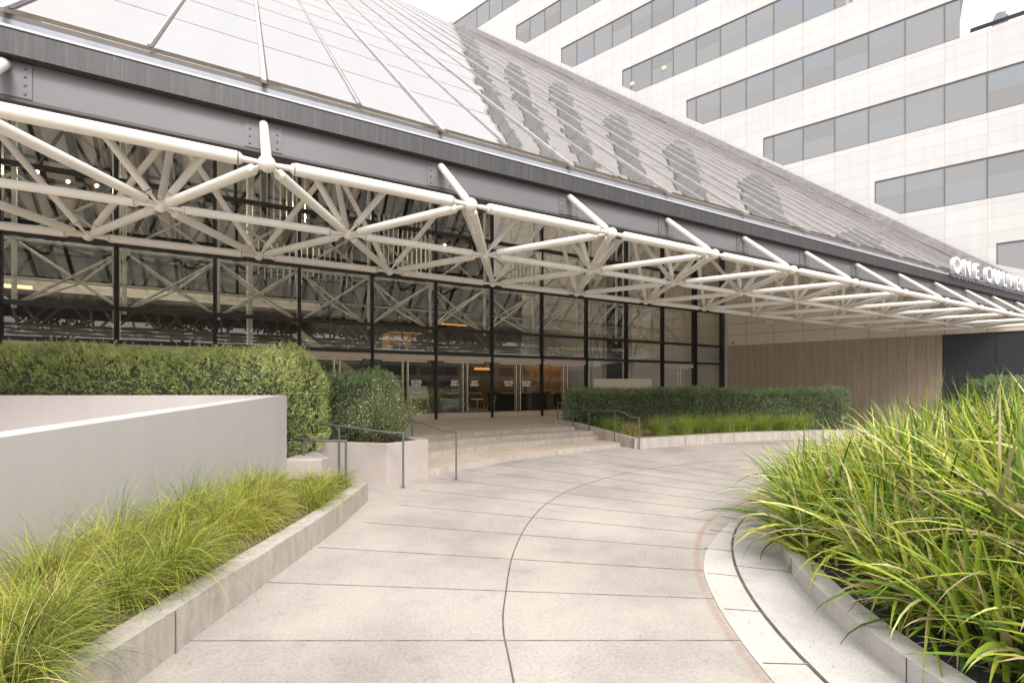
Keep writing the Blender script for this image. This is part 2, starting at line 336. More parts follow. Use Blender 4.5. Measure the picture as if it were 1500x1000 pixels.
# tower frame
ER = np.array([0.7765, -0.6302]); EN = np.array([0.6302, 0.7765]); P0 = np.array([12.9, 28.7]); TROT = math.atan2(-0.6302, 0.7765)
def tw(k, z, d=0.0): q = P0+ER*k+EN*d; return (q[0], q[1], z)
def tbox(mb, k0, k1, d0, d1, z0, z1, mi=0):
    return mb.prism([tw(k0, 0, d0)[:2], tw(k1, 0, d0)[:2], tw(k1, 0, d1)[:2], tw(k0, 0, d1)[:2]], z0, z1, mi)
def Dtower(s): return (39.17-1.1945*s)/0.4818
def smooth_line(P, n=8):
    P = [Vector((p[0], p[1])) for p in P]; Q = []
    for i in range(len(P)-1):
        a = P[max(0, i-1)]; b_ = P[i]; c_ = P[i+1]; d = P[min(len(P)-1, i+2)]
        for k in range(n):
            u = k/n; Q.append(0.5*((2*b_)+(c_-a)*u+(2*a-5*b_+4*c_-d)*u*u+(3*b_-a-3*c_+d)*u**3))
    Q.append(P[-1]); return [(p.x, p.y) for p in Q]
def offset_line(P, w_):
    Q = []
    for i, p in enumerate(P):
        a = P[max(0, i-1)]; b_ = P[min(len(P)-1, i+1)]; d = Vector((b_[0]-a[0], b_[1]-a[1])).normalized(); Q.append((p[0]-d.y*w_, p[1]+d.x*w_))
    return Q
def ribbon(mb, A, B, z0, z1, mi=0, close=True):
    """solid strip between polylines A and B"""
    n = len(A); vs = [(x, y, z0) for x, y in A]+[(x, y, z0) for x, y in B]+[(x, y, z1) for x, y in A]+[(x, y, z1) for x, y in B]; fs = []
    for i in range(n-1):
        fs += [(2*n+i, 2*n+i+1, 3*n+i+1, 3*n+i), (i, i+1, 2*n+i+1, 2*n+i)[::-1], (n+i, n+i+1, 3*n+i+1, 3*n+i)]
    fs += [(0, n, 3*n, 2*n), (n-1, 2*n-1, 4*n-1, 3*n-1)[::-1]]
    return mb.add(vs, fs, mi)

# ================================================================== GROUND
mb = MB(); mb.add([(-900, -900, -0.03), (900, -900, -0.03), (900, 900, -0.03), (-900, 900, -0.03)], [(0, 1, 2, 3)])
struct(mb.build('ground', M['ground']))
mb = MB(); mb.add([(-7, -12, 0), (40, -12, 0), (40, 19, 0), (-7, 19, 0)], [(0, 1, 2, 3)])
cen = smooth_line([(0.9, -3.0), (0.35, 0.0), (0.02, 2.9), (-0.06, 3.6), (-0.05, 4.2), (0.02, 5.23), (0.23, 6.43), (0.59, 7.58), (1.25, 8.8), (2.66, 10.39), (4.6, 11.6), (7.5, 12.6)], 6)
ribbon(mb, cen, offset_line(cen, 0.011), 0.0008, 0.004, 1)
for i in range(-6, 12):
    a = i*0.0850 + (0.0012 if i % 2 else -0.001); c_ = (9.5, 3.43)
    far = 11.85+0.01*i if i < 5 else 12.2+max(0, i-5)*0.62
    p = (c_[0]-math.cos(a)*7.45, c_[1]+math.sin(a)*7.45, 0.003); q = (c_[0]-math.cos(a)*far, c_[1]+math.sin(a)*far, 0.003)
    mb.bar(p, q, 0.0075, 0.003, 2)
struct(mb.build('driveway', [M['drive'], M['joint'], simple('tooled joint', (0.19, 0.165, 0.148), 0.9, var=0.5, scale=5)]))

# island gutter, concrete band and kerb
CI = (8.2, 2.8)
def arc(r, a0, a1, n=80, c=CI): return [(c[0]-math.cos(a0+(a1-a0)*i/n)*r, c[1]+math.sin(a0+(a1-a0)*i/n)*r) for i in range(n+1)]
A0, A1 = -1.2, 2.3
mb = MB()
ribbon(mb, arc(6.27, A0, A1), arc(5.80, A0, A1), 0.0, 0.010, 0)                    # gutter pan
SS = lambda u: (lambda v: v*v*(3-2*v))(min(1, max(0, u)))
bo = [(CI[0]-math.cos(a)*(6.40+0.20*SS((0.62-a)/0.35)), CI[1]+math.sin(a)*(6.40+0.20*SS((0.62-a)/0.35))) for a in [A0+(0.60-A0)*i/60 for i in range(61)]]
bi = [(CI[0]-math.cos(a)*6.30, CI[1]+math.sin(a)*6.30) for a in [A0+(0.60-A0)*i/60 for i in range(61)]]
ribbon(mb, bo, bi, 0.0, 0.007, 1)
ribbon(mb, arc(6.292, A0, A1), arc(6.27, A0, A1), 0.0, 0.004, 2)                    # dark joint
for i in range(-6, 8):
    a = i*0.118+0.05; mb.bar((CI[0]-math.cos(a)*6.57, CI[1]+math.sin(a)*6.57, 0.0085), (CI[0]-math.cos(a)*6.30, CI[1]+math.sin(a)*6.30, 0.0085), 0.007, 0.004, 2)
for i in range(-2, 4):
    a = i*0.46-0.13; mb.bar((CI[0]-math.cos(a)*6.27, CI[1]+math.sin(a)*6.27, 0.0115), (CI[0]-math.cos(a)*5.81, CI[1]+math.sin(a)*5.81, 0.0115), 0.006, 0.004, 2)
struct(mb.build('gutter', [M['kerb'], M['band'], M['joint']]))
mb = MB(); ribbon(mb, arc(5.80, A0, A1), arc(5.62, A0, A1), 0.0, 0.165, 0)
for i in range(-3, 6):
    a = i*0.30+0.02; p = (CI[0]-math.cos(a)*5.802, CI[1]+math.sin(a)*5.802)
    mb.bar((p[0], p[1], 0.01), (p[0], p[1], 0.163), 0.006, 0.006, 1)
struct(mb.build('kerb', [M['kerb'], M['joint']], bev=0.012))
# island soil mound (dark gravel)
def mound(x, y):
    r = math.hypot(x-CI[0], y-CI[1])/5.62; return 0.10+0.72*max(0, 1-r*r)
mb = MB(); nr, na = 14, 72; vs = [(CI[0], CI[1], mound(*CI))]
for i in range(1, nr+1):
    for j in range(na):
        a = 2*math.pi*j/na; r = 5.63*i/nr; x = CI[0]+r*math.cos(a); y = CI[1]+r*math.sin(a); vs.append((x, y, mound(x, y)+(0.02*math.sin(x*9)*math.sin(y*8) if i < nr else 0)))
fs = [(0, 1+j, 1+(j+1) % na) for j in range(na)]+[(1+(i-1)*na+j, 1+i*na+j, 1+i*na+(j+1) % na, 1+(i-1)*na+(j+1) % na) for i in range(1, nr) for j in range(na)]
mb.add(vs, fs, 0, True); struct(mb.build('soil', M['soil']))

# ================================================================== STEPS, LANDING, PODIUM
def stepmesh(line, back, z0, z1):
    mb = MB(); L = smooth_line(line, 6); n = len(L)
    poly = L+back
    mb.prism(poly, z0, z1, 0)
    Lo = offset_line(L, -0.004)
    ribbon(mb, Lo, L, z0+0.0, z1-0.006, 1)
    return mb
backR = [(3.0, 16.0), (1.2, 18.2), (-3, 18), (-6, 13.5)]
land = [(-2.1, 9.85), (-1.66, 9.93), (-1.25, 10.40), (-0.6, 11.15), (0.2, 12.1), (1.7, 13.35), (3.3, 14.62)]
st1 = [(-3.6, 9.2), (-2.9, 10.2), (-2.05, 11.31), (-1.1, 12.5), (0, 13.58), (1.0, 14.4), (2.6, 15.35)]
st2 = [(-3.75, 9.9), (-3.05, 11.1), (-2.25, 12.35), (-1.2, 13.35), (0, 14.3), (1.0, 14.95), (2.35, 15.7)]
pod = [(-7.0, 8.6), (-4.5, 10.4), (-3.1, 12.0), (-2.35, 12.95), (-1.4, 13.85), (-0.36, 14.7), (0.7, 15.35), (2.1, 16.05)]
struct(stepmesh(land, backR, -0.02, 0.125).build('landing', [M['step'], M['riser']]))
struct(stepmesh(st1, backR, 0.1, 0.255).build('lower_step', [M['step'], M['riser']]))
struct(stepmesh(st2, backR, 0.2, 0.383).build('upper_step', [M['step'], M['riser']]))
pb = stepmesh(pod, [(1.45, 18.0), (6.5, 18.9), (13.5, 19.7), (17.5, 24.9), (13.0, 28.6), (-25, 52), (-36, 20), (-14, 8.6)], 0.30, 0.51)
struct(pb.build('podium', [M['step'], M['riser']]))
mb = MB(); fbox(mb, -20, 24.6, 19.1, 33.9, 0.4, 0.516); struct(mb.build('interior_floor', M['intfloor']))

# ================================================================== OFFICE TOWER
tower = thing('office_tower', 'tall white panelled office tower with grey ribbon windows and stepped floors', 'building', tw(0, 0), TROT)
tops = [8.30, 12.25, 16.13, 19.95, 23.67, 27.42, 31.18, 34.9]; H = 1.88
kl = [11.39, 7.03, 1.93, -2.45, -6.85, -11.85, -16.2, -27.0]; kend = [30, 30, 30, 10.22, 5.86, 1.5, -2.9, -7.3]
KL, KR, DEP = -34, 30, 16
mb = MB(); zprev = 4.33
for i, zt in enumerate(tops):
    zb = zt-H; e = kend[i] if i == 0 else kend[i-1]
    tbox(mb, KL, e+(0.12 if e < 30 else 0), 0, DEP, zprev, zb)                     # spandrel slab
    a = kl[i]; poly = [(KL, zb), (a+1.0, zb), (a, zb+0.80), (a, zt), (KL, zt)]      # wall left of the window, chamfered
    if i in (0,): poly = [(KL, zb), (a+2.1, zb), (a, zb+0.93), (a, zt), (KL, zt)]
    mb.hexa([tw(k, z, DEP) for k, z in poly], [tw(k, z, 0) for k, z in poly])
    zprev = zt
tbox(mb, KL, kend[-1]+0.12, 0, DEP, 34.9, 35.2)
tbox(mb, KL, 0.0, 0.0, DEP, -0.1, 4.33)
tbox(mb, KR-0.5, KR, 0.0, DEP, 0, 4.33)
mb.build('wall', M['tower'], tower)
for i, zt in enumerate(tops):
    zb = zt-H; mbw = MB(); tbox(mbw, kl[i]+0.02, kend[i]-0.02, 0.05, DEP-0.3, zb+0.004, zt-0.004)
    if i in (0, 1, 2, 3, 4, 5): pass
    wd = mbw.build('window', M['towerglass'], tower)
    mbm = MB(); tbox(mbm, kl[i], kend[i], 0.02, 0.049, zt-0.06, zt-0.003); tbox(mbm, kl[i]+1.0, kend[i], 0.02, 0.049, zb+0.003, zb+0.04)
    tbox(mbm, kl[i]+0.003, kl[i]+0.045, 0.02, 0.049, zb+0.80, zt-0.06)
    k = -0.41-1.44*14
    while k < kend[i]:
        if k > kl[i]+0.05: tbox(mbm, k-0.018, k+0.018, 0.022, 0.049, (zb+0.04 if k > kl[i]+1.0 else zb+0.85-0.8*(k-kl[i])), zt-0.06)
        k += 1.44
    mbm.build('window_frame', M['mull'] if i < 0 else M['bolt'], wd)
mb = MB(); tbox(mb, 10.55, KR, -0.03, 0.25, 18.255, 18.31); mb.build('coping', M['mull'], tower)
mb = MB(); tbox(mb, 11.35, 11.85, 0.6, 1.1, 18.25, 18.75); mb.prism([tw(11.42, 0, .67)[:2], tw(11.78, 0, .67)[:2], tw(11.78, 0, 1.03)[:2], tw(11.42, 0, 1.03)[:2]], 18.75, 18.95)
p = tw(11.6, 18.95, .85); mb.ball(p, 0.19, 12, 8, 0, 0.7); mb.build('roof_vent', M['gutin'], tower)
mb = MB(); tbox(mb, 0.0, 9.58, 0.012, DEP, -0.1, 4.327); mb.build('brown_cladding', M['brown'], tower)
ks = [-18+i for i in range(29)]
def zr_(k): q = P0+ER*k; return zroof_(float(q @ D2))-0.10
def zroof_(D): return 5.67+0.87*(D-7.12)
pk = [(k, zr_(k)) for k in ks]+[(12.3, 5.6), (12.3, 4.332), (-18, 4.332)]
mb = MB(); mb.hexa([tw(k, z, 0.001) for k, z in pk], [tw(k, z, -0.012) for k, z in pk]); mb.build('canopy_wall_tint', M['beige'], tower)  # thin skin on tower wall, coloured for warm light under the roof
mb = MB(); tbox(mb, 9.58, KR-0.5, 0.06, DEP, -0.1, 4.327); 
for k in (11.4, 13.4, 15.4): tbox(mb, k-0.01, k+0.01, 0.05, 0.07, 0, 4.3, 1)
tbox(mb, 9.58, 9.95, 0.03, 0.1, 0, 4.326, 0)
mb.build('charcoal_cladding', [M['darkwall'], M['black']], tower)
mb = MB(); tbox(mb, 2.08, 2.48, -0.06, -0.014, 5.46, 5.64); s_ = mb.build('exit_light', M['cream'], tower)
mb = MB(); mb.tube(tw(0.33, 4.52, 0), tw(0.33, 4.52, -0.14), 0.035, 10); mb.ball(tw(0.33, 4.47, -0.15), 0.075); mb.build('security_camera', M['ltint'], tower)
for kx, zz in ((-6.35, 22.25), (-4.15, 22.4)):
    mb = MB(); mb.ball(tw(kx+0.25, zz+0.2, 0.03), 0.15, 12, 8, 0, 0.7); mb.build('window_lamp', emis('warm window lamp', (0.9, 0.6, 0.4), 0.25) , tower)

# ================================================================== ATRIUM BUILDING
A_ = 2.6
atr = thing('glass_atrium', 'dark glass entrance hall under a huge sloping mirrored glass roof', 'building', fw(9, 18.9, 0), FROT)
def zroof(D): return 5.67+0.87*(D-7.12)
ML = [-3.53+2.6*i for i in range(-5, 11)]                                          # mullion positions
TR = [3.235, 4.27, 6.25, 8.24, 10.3, 12.4]
for i, s in enumerate(ML):
    mb = MB(); fbox(mb, s-0.055, s+0.055, 18.86, 19.04, 0.51, 15.6); fbox(mb, s-0.02, s+0.02, 18.80, 18.86, 0.515, 15.6)
    if s > 21: fbox(mb, s-0.19, s-0.056, 18.87, 19.03, 0.515, 15.6)
    mb.build('mullion', M['mull'], atr)
mb = MB(); fbox(mb, 25.0-0.30, 25.0-0.10, 18.84, 19.06, 0.51, 15.6); mb.build('mullion', M['mull'], atr)
for z in TR:
    mb = MB()
    for a, b_ in zip(ML[:-1], ML[1:]): fbox(mb, a+0.056, b_-0.056, 18.87, 19.02, z-0.065, z+0.065)
    fbox(mb, ML[-1]+0.056, 24.69, 18.87, 19.02, z-0.065, z+0.065)
    mb.build('transom', M['mull'], atr)
rows = [(TR[0], TR[1]), (TR[1], TR[2]), (TR[2], TR[3]), (TR[3], TR[4]), (TR[4], TR[5]), (TR[5], 15.5)]
doorbays = set(range(3, 12))
MLx = ML+[24.745]
for i in range(len(MLx)-1):
    a, b_ = MLx[i], MLx[i+1]
    for ri, (z0, z1) in enumerate(rows[:5]):
        mb = MB(); tl = (random.uniform(-1, 1)*0.0035, random.uniform(-1, 1)*0.0035)
        poly = [(a+0.056, z0+0.066), (b_-0.056, z0+0.066), (b_-0.056, z1-0.066), (a+0.056, z1-0.066)]
        off = lambda s_, z_: 18.94+tl[0]*(s_-(a+b_)/2)+tl[1]*(z_-(z0+z1)/2)
        mb.hexa([fw(s_, off(s_, z_)+0.015, z_) for s_, z_ in poly], [fw(s_, off(s_, z_), z_) for s_, z_ in poly]); mb.build('glass_pane', M['glass'], atr)
    if i not in doorbays and i != 14:
        mb = MB(); fbox(mb, a+0.056, b_-0.056, 18.94, 18.955, 0.52, 3.165); mb.build('glass_pane', M['glass'], atr)

def text_mesh(body, size, ext=0.003):
    cu = bpy.data.curves.new('lettering', 'FONT'); cu.body = body; cu.size = size; cu.align_x = 'CENTER'; cu.align_y = 'CENTER'; cu.extrude = ext; cu.offset = 0.004*size/0.1; cu.space_line = 0.85
    o = bpy.data.objects.new('lettering', cu); COL.objects.link(o); dg = bpy.context.evaluated_depsgraph_get()
    me = bpy.data.meshes.new_from_object(o.evaluated_get(dg)); bpy.data.objects.remove(o); return me
def door_leaf(s0, s1, hinge_left, txt):
    dr = thing('door', '', ''); del dr['label']; del dr['category']
    dr.parent = atr; dr.location = Vector(((s0+s1)/2-9, 0, 0.53))
    bpy.context.view_layer.update()
    mb = MB(); fbox(mb, s0+0.01, s1-0.01, 18.925, 18.94, 0.76, 2.86); mb.build('door_glass', M['glass'], dr)
    mb = MB(); fbox(mb, s0+0.006, s1-0.006, 18.905, 18.96, 0.53, 0.755); mb.build('bottom_rail', M['doorrail'], dr)
    mb = MB(); fbox(mb, s0+0.006, s1-0.006, 18.905, 18.96, 2.865, 2.945); mb.build('top_rail', M['doorrail'], dr)
    h = s1-0.10 if hinge_left else s0+0.10
    mb = MB(); mb.tube(fw(h, 18.85, 0.80), fw(h, 18.85, 2.86), 0.026, 10); mb.tube(fw(h, 19.01, 0.80), fw(h, 19.01, 2.86), 0.02, 10)
    for z in (0.86, 2.82): mb.tube(fw(h, 18.85, z), fw(h, 19.01, z), 0.012, 8)
    mb.build('handle', M['brass'], dr)
    mb = MB(); mb.tube(fw(s0+0.12, 19.0, 1.58), fw(s1-0.12, 19.0, 1.58), 0.018, 8); mb.build('push_bar', M['brass'], dr)
    if txt:
        me = text_mesh(txt, 0.15); me.materials.append(M['decal']); o = bpy.data.objects.new('lettering', me); COL.objects.link(o); o.parent = dr
        o.rotation_euler = (R(90), 0, 0); o.location = (0, 18.917-18.9, 2.0-0.53)
for i in sorted(doorbays)+[14]:
    a, b_ = MLx[i], MLx[i+1]; c_ = (a+b_)/2-(0.0 if i != 14 else 0.1); wl = 0.92 if i != 14 else 0.8
    mb = MB(); fbox(mb, a+0.057, b_-0.057, 18.90, 18.985, 2.955, 3.168); mb.build('door_head', M['doorrail'], atr)
    k = i-5-1
    if i >= 5:
        tx = {6: (None, None), 7: ('EXIT\nONLY', 'ENTER\nONLY'), 8: ('ENTER\nONLY', 'ENTER\nONLY'), 9: ('EXIT\nONLY', 'EXIT\nONLY'), 10: ('ENTER\nONLY', 'ENTER\nONLY')}.get(i, (None, None))
        door_leaf(c_-wl, c_-0.004, True, tx[0]); door_leaf(c_+0.004, c_+wl, False, tx[1])
        for e0, e1 in ((a+0.06, c_-wl-0.006), (c_+wl+0.006, b_-0.06)):
            mb = MB(); fbox(mb, e0, e1, 18.93, 18.945, 0.52, 2.95); fbox(mb, e0, e1, 18.915, 18.929, 0.53, 0.752, 1); mb.build('side_light', [M['glass'], M['doorrail']], atr)
    else:
        mb = MB(); fbox(mb, a+0.06, b_-0.06, 18.93, 18.945, 0.52, 2.95); mb.build('glass_pane', M['glass'], atr)

# eave: fascia, gutter, beam
SL, SR = -16.0, 29.7
mb = MB(); fbox(mb, SL, SR, 7.40, 7.45, 5.525, 5.82); fbox(mb, SL, SR, 7.45, 7.60, 5.525, 5.55)
fbox(mb, SL, SR, 7.388, 7.401, 5.528, 5.548)
mb.build('gutter_fascia', M['fascia'], atr)
mb = MB(); fbox(mb, SL, SR, 7.385, 7.47, 5.822, 5.848); mb.build('gutter_edge', M['gutedge'], atr)
mb = MB(); fbox(mb, SL, SR, 7.52, 7.60, 5.56, 5.985); fbox(mb, SL, SR, 7.451, 7.52, 5.70, 5.72); mb.build('gutter_pan', M['gutin'], atr)
mb = MB(); fbox(mb, SL, SR, 7.52, 7.56, 5.10, 5.522); mb.build('eave_beam', M['beam'], atr)
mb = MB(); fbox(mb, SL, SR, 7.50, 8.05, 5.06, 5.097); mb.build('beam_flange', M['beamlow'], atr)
# roof glazing (mirror glass above, grey panels below)
Ss = [SL+(SR-SL)*i/40 for i in range(41)]; DM = 56
def roofslab(name, off, th, m_, Dlo, lim=0.0):
    mb = MB(); lo = []; hi = []
    for s in Ss:
        De = min(DM, Dtower(s)-lim); De = max(De, Dlo+0.01)
        lo.append((s, Dlo)); hi.append((s, De))
    nx, nz = -0.656, 0.755                                                          # roof normal in (D, z)
    def P(s, D, o): return fw(s, D+nx*o, zroof(D)+nz*o)
    n = len(Ss); vs = [P(*p, off) for p in lo]+[P(*p, off) for p in hi]+[P(*p, off-th) for p in lo]+[P(*p, off-th) for p in hi]; fs = []
    for i in range(n-1):
        fs += [(i, i+1, n+i+1, n+i), (2*n+i, 3*n+i, 3*n+i+1, 2*n+i+1), (i, 2*n+i, 2*n+i+1, i+1), (n+i, n+i+1, 3*n+i+1, 3*n+i)]
    fs += [(0, n, 3*n, 2*n), (n-1, 3*n-1, 4*n-1, 2*n-1)]
    mb.add(vs, fs)
    if len(m_) > 1:
        for i in range(len(fs)):
            top = i < 4*(n-1) and i % 4 == 0; bot = i < 4*(n-1) and i % 4 == 1
            mb.m[i] = 0 if (top if name == 'roof_glazing' else bot) else 1
    return mb.build(name, m_, atr)
roofslab('roof_glazing', 0.06, 0.05, [M['roofglass'], M['clear']], 7.62)
mb = MB()
rf = roofslab('roof_lining', -0.02, 0.06, [M['lining'], M['clear']], 7.74)
def rpt(s, D, o=0.0): return fw(s, D-0.656*o, zroof(D)+0.755*o)
RN = Vector(rpt(0, 8, 1))-Vector(rpt(0, 8, 0))
SB = [(i+0.08)*A_ for i in range(-6, 12)]                                           # strut/major rib stations
for s in SB:
    for ds, wd, maj in ((0, 0.062, True), (A_/2, 0.034, False)):
        s_ = s+ds; De = min(DM, Dtower(s_)-0.45)
        if De < 8.2 or s_ > 29 or s_ < SL: continue
        mb = MB(); d0 = 7.43 if maj else 7.64
        mb.bar(rpt(s_, d0 if maj else d0, 0.075 if maj else 0.07), rpt(s_, De, 0.075 if maj else 0.07), wd, 0.036 if maj else 0.026, 0, RN)
        mb.bar(rpt(s_+wd*0.5+0.014, 7.56, 0.066), rpt(s_+wd*0.5+0.014, De, 0.066), 0.026, 0.018, 1, RN)  # dark bar painted in as the rib's own shadow
        mb.build('roof_rib', [M['ribm'], M['ribd']], atr)
mb = MB()                                                                           # dark lower edge of glazing and faint pane joints
fbox(mb, SL, 28.6, 7.565, 7.70, 5.988, 6.075)
mb.build('glazing_edge', M['ribd'], atr)
mb = MB()
for j in range(1, 12):
    D_ = 7.6+j*1.95; se = (39.17-0.4818*D_)/1.1945-0.3
    mb.bar(rpt(SL, D_, 0.062), rpt(min(28, se), D_, 0.062), 0.012, 0.006, 0, RN)
mb.build('pane_joint', simple('pane joint sealant', (0.36, 0.34, 0.34), 0.6), atr)
# flashing against the tower
mb = MB()
def fl(s0, s1, o0, o1, h, mi):
    P = [];
    for s in (s0, s1):
        De = Dtower(s); P.append((s, De-o0)); P.append((s, De-o1))
    (a, b_, c_, d) = P; mb.hexa([rpt(*a, 0.07), rpt(*c_, 0.07), rpt(*d, 0.07), rpt(*b_, 0.07)], [rpt(*a, h), rpt(*c_, h), rpt(*d, h), rpt(*b_, h)], mi)
for s0 in np.arange(17.2, 29.3, 0.6):
    fl(s0, s0+0.585, 0.06, 0.75, 0.13, 0); fl(s0, s0+0.6, 0.0, 0.06, 0.42, 1)
s0 = 17.2
mb.build('roof_flashing', [M['flash'], M['ribm']], atr)
# bolted plates on the beam
for s in SB:
    mb = MB(); fbox(mb, s-0.23, s+0.23, 7.508, 7.519, 5.115, 5.51)
    for ds in (-0.17, 0.17):
        for z in (5.17, 5.27, 5.37, 5.46): mb.tube(fw(s+ds, 7.508, z), fw(s+ds, 7.495, z), 0.014, 8, 1)
    mb.build('splice_plate', [M['beam'], M['bolt']], atr)

# roof lattice seen from below
nx = 0
for s in [SL+1.3+i*1.3 for i in range(0, 33)]:
    De = min(46, Dtower(s)-0.8)
    if De < 12: continue
    mb = MB(); mb.bar(rpt(s, 8.2, -0.22), rpt(s, De, -0.22), 0.10, 0.20, 0, RN); mb.build('rafter', M['frame'], atr)
for j in range(0, 18):
    D_ = 8.6+j*1.95; se = min(28.5, (39.17-0.4818*D_)/1.1945-0.5)
    mb = MB(); mb.bar(rpt(SL, D_, -0.24), rpt(se, D_, -0.24), 0.09, 0.14, 0, RN); mb.build('purlin', M['frame'], atr)
mb = MB()
for j in range(0, 9):
    for i in range(-6, 11):
        s = i*2.6+0.2; D_ = 9.6+j*3.9
        if D_+3.9 > Dtower(s+2.6)-1 or D_ > 44: continue
        c_ = rpt(s+1.3, D_+1.95, -1.75)
        for a, b_ in ((0, 0), (2.6, 0), (0, 3.9), (2.6, 3.9)): mb.tube(rpt(s+a, D_+b_, -0.3), c_, 0.06, 6, caps=False)
        mb.tube(c_, rpt(s+3.9, D_+1.95, -1.75), 0.075, 6, caps=False)
        if j < 8: mb.tube(c_, rpt(s+1.3, D_+5.85, -1.75), 0.075, 6, caps=False)
o = mb.build('lattice_web', M['frame'], atr); o['kind'] = 'stuff'

# wind truss behind the glass (pale tubes)
for i, s in enumerate(ML):
    mb = MB(); mb.tube(fw(s+0.05, 19.75, 4.2), fw(s+0.05, 19.75, 12.2), 0.065, 10); mb.build('wind_post', M['cream'], atr)
    if i < len(ML)-1:
        s2 = ML[i+1]; mb = MB()
        for z0, z1 in ((4.3, 6.25), (6.3, 8.24)):
            mb.tube(fw(s+0.05, 19.75, z0), fw(s2+0.05, 19.75, z1), 0.045, 8); mb.tube(fw(s+0.05, 19.82, z1), fw(s2+0.05, 19.82, z0), 0.045, 8)
        mb.tube(fw(s+0.05, 19.75, 4.3), fw((s+s2)/2, 20.9, 5.3), 0.04, 8); mb.tube(fw(s2+0.05, 19.75, 4.3), fw((s+s2)/2, 20.9, 5.3), 0.04, 8)
        mb.tube(fw((s+s2)/2, 20.9, 5.3), fw(s+0.05, 19.75, 6.25), 0.04, 8); mb.tube(fw((s+s2)/2, 20.9, 5.3), fw(s2+0.05, 19.75, 6.25), 0.04, 8)
        mb.build('wind_brace', M['cream'], atr)
mb = MB(); mb.tube(fw(ML[0], 20.9, 5.3), fw(ML[-1], 20.9, 5.3), 0.045, 8); mb.tube(fw(ML[0], 19.75, 6.27), fw(ML[-1], 19.75, 6.27), 0.05, 8); mb.build('wind_chord', M['cream'], atr)
for s in (-4.0, 0.1, 16.9, 17.9, 19.9):
    mb = MB(); mb.tube(fw(s, 21.5, 0.51), fw(s, 21.5, 11), 0.11, 12)
    if s > 10:
        for ds in (-0.9, 0.9): mb.tube(fw(s, 21.5, 2.6), fw(s+ds, 21.5, 5.6), 0.07, 8); mb.tube(fw(s+ds, 21.5, 5.6), fw(s, 21.5, 8.4), 0.07, 8)
    mb.build('pylon', M['cream'], atr)
mb = MB(); fbox(mb, 17.35, 18.05, 20.1, 20.6, 0.51, 11.5); mb.build('dark_column', M['mull'], atr)
# interior walls and mezzanines
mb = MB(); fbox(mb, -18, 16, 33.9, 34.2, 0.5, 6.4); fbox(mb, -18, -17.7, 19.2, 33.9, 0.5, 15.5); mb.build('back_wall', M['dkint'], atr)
mb = MB(); fbox(mb, -17.6, 3.5, 28.0, 28.25, 6.0, 6.42); fbox(mb, -17.6, 3.5, 28.25, 33.8, 6.0, 6.15); mb.build('mezzanine', M['ltint'], atr)
def far(s_, v, o=0.0): return fw(s_, 37.0-v*0.755-o*0.656, 6.3+v*0.656-o*0.755)          # inner slope of the hall leaning over the lobby
mb = MB(); vs = [far(-18, 0), far(17.6, 0), far(12.0, 18.5), far(-18, 18.5)]; vt = [far(-18, 0, -0.1), far(17.6, 0, -0.1), far(12.0, 18.5, -0.1), far(-18, 18.5, -0.1)]
mb.hexa(vs, vt); mb.build('sloped_ceiling', M['slope'], atr)
FN = Vector(far(0, 0, 1))-Vector(far(0, 0, 0))
for i in range(28):
    s_ = -17.4+1.3*i; v1_ = min(18.3, (17.6-s_)*3.2)
    if v1_ < 1: continue
    mb = MB(); mb.bar(far(s_, 0.1, 0.32), far(s_, v1_, 0.32), 0.13 if i % 2 else 0.30, 0.22, 0, FN); mb.build('sloped_rafter', M['frame'], atr)
for j in range(11):
    v = 0.8+1.75*j; mb = MB(); mb.bar(far(-18, v, 0.40), far(17.4-v*0.3, v, 0.40), 0.10, 0.12, 0, FN); mb.build('sloped_purlin', M['frame'], atr)
mb = MB()
for j in range(5):
    for i in range(13):
        s_ = -17.4+2.6*i; v = 0.8+3.5*j
        if s_+2.6 > 17.0-v*0.3: continue
        c_ = far(s_+1.3, v+1.75, 2.1)
        for a, b_ in ((0, 0), (2.6, 0), (0, 3.5), (2.6, 3.5)): mb.tube(far(s_+a, v+b_, 0.4), c_, 0.07, 6, caps=False)
        mb.tube(c_, far(s_+3.9, v+1.75, 2.1), 0.08, 6, caps=False); 
        if j < 4: mb.tube(c_, far(s_+1.3, v+5.25, 2.1), 0.08, 6, caps=False)
o = mb.build('slope_lattice', M['frame'], atr); o['kind'] = 'stuff'
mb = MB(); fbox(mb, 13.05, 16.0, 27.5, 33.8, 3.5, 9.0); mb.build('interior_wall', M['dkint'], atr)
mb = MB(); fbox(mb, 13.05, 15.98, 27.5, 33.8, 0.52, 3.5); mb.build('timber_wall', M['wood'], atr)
mb = MB(); fbox(mb, 16.0, 19.4, 27.2, 27.35, 0.52, 3.45); mb.build('timber_wall', M['wood'], atr)
mb = MB(); fbox(mb, 15.2, 19.3, 24.9, 29, 3.62, 3.78); mb.build('ceiling_slab', M['ltint'], atr)
mb = MB(); fbox(mb, 16.3, 19.0, 25.0, 27.0, 3.585, 3.615); mb.build('cove_light_glow', M['cove'], atr)
mb = MB(); fbox(mb, 11.0, 13.9, 29.9, 29.98, 6.0, 6.08); fbox(mb, 12.5, 13.6, 27.44, 27.48, 2.95, 3.10); mb.build('cove_light_glow', M['glow'], atr)  # upper strip is the cove; lower box paints warm glow on the wood
mb = MB(); fbox(mb, 8.0, 10.1, 32.4, 32.5, 4.25, 5.35); fbox(mb, 8.0, 8.1, 30.4, 32.4, 4.25, 5.35); fbox(mb, 8.0, 10.1, 30.4, 32.4, 5.35, 5.42)
for a in (8.0, 8.72, 9.4, 10.08): fbox(mb, a, a+0.05, 30.35, 30.42, 4.25, 5.4, 1)
for a in (8.2, 8.55, 9.0, 9.55): fbox(mb, a, a+0.25, 31.4, 31.7, 4.25, 4.25+random.uniform(0.25, 0.5), 1)
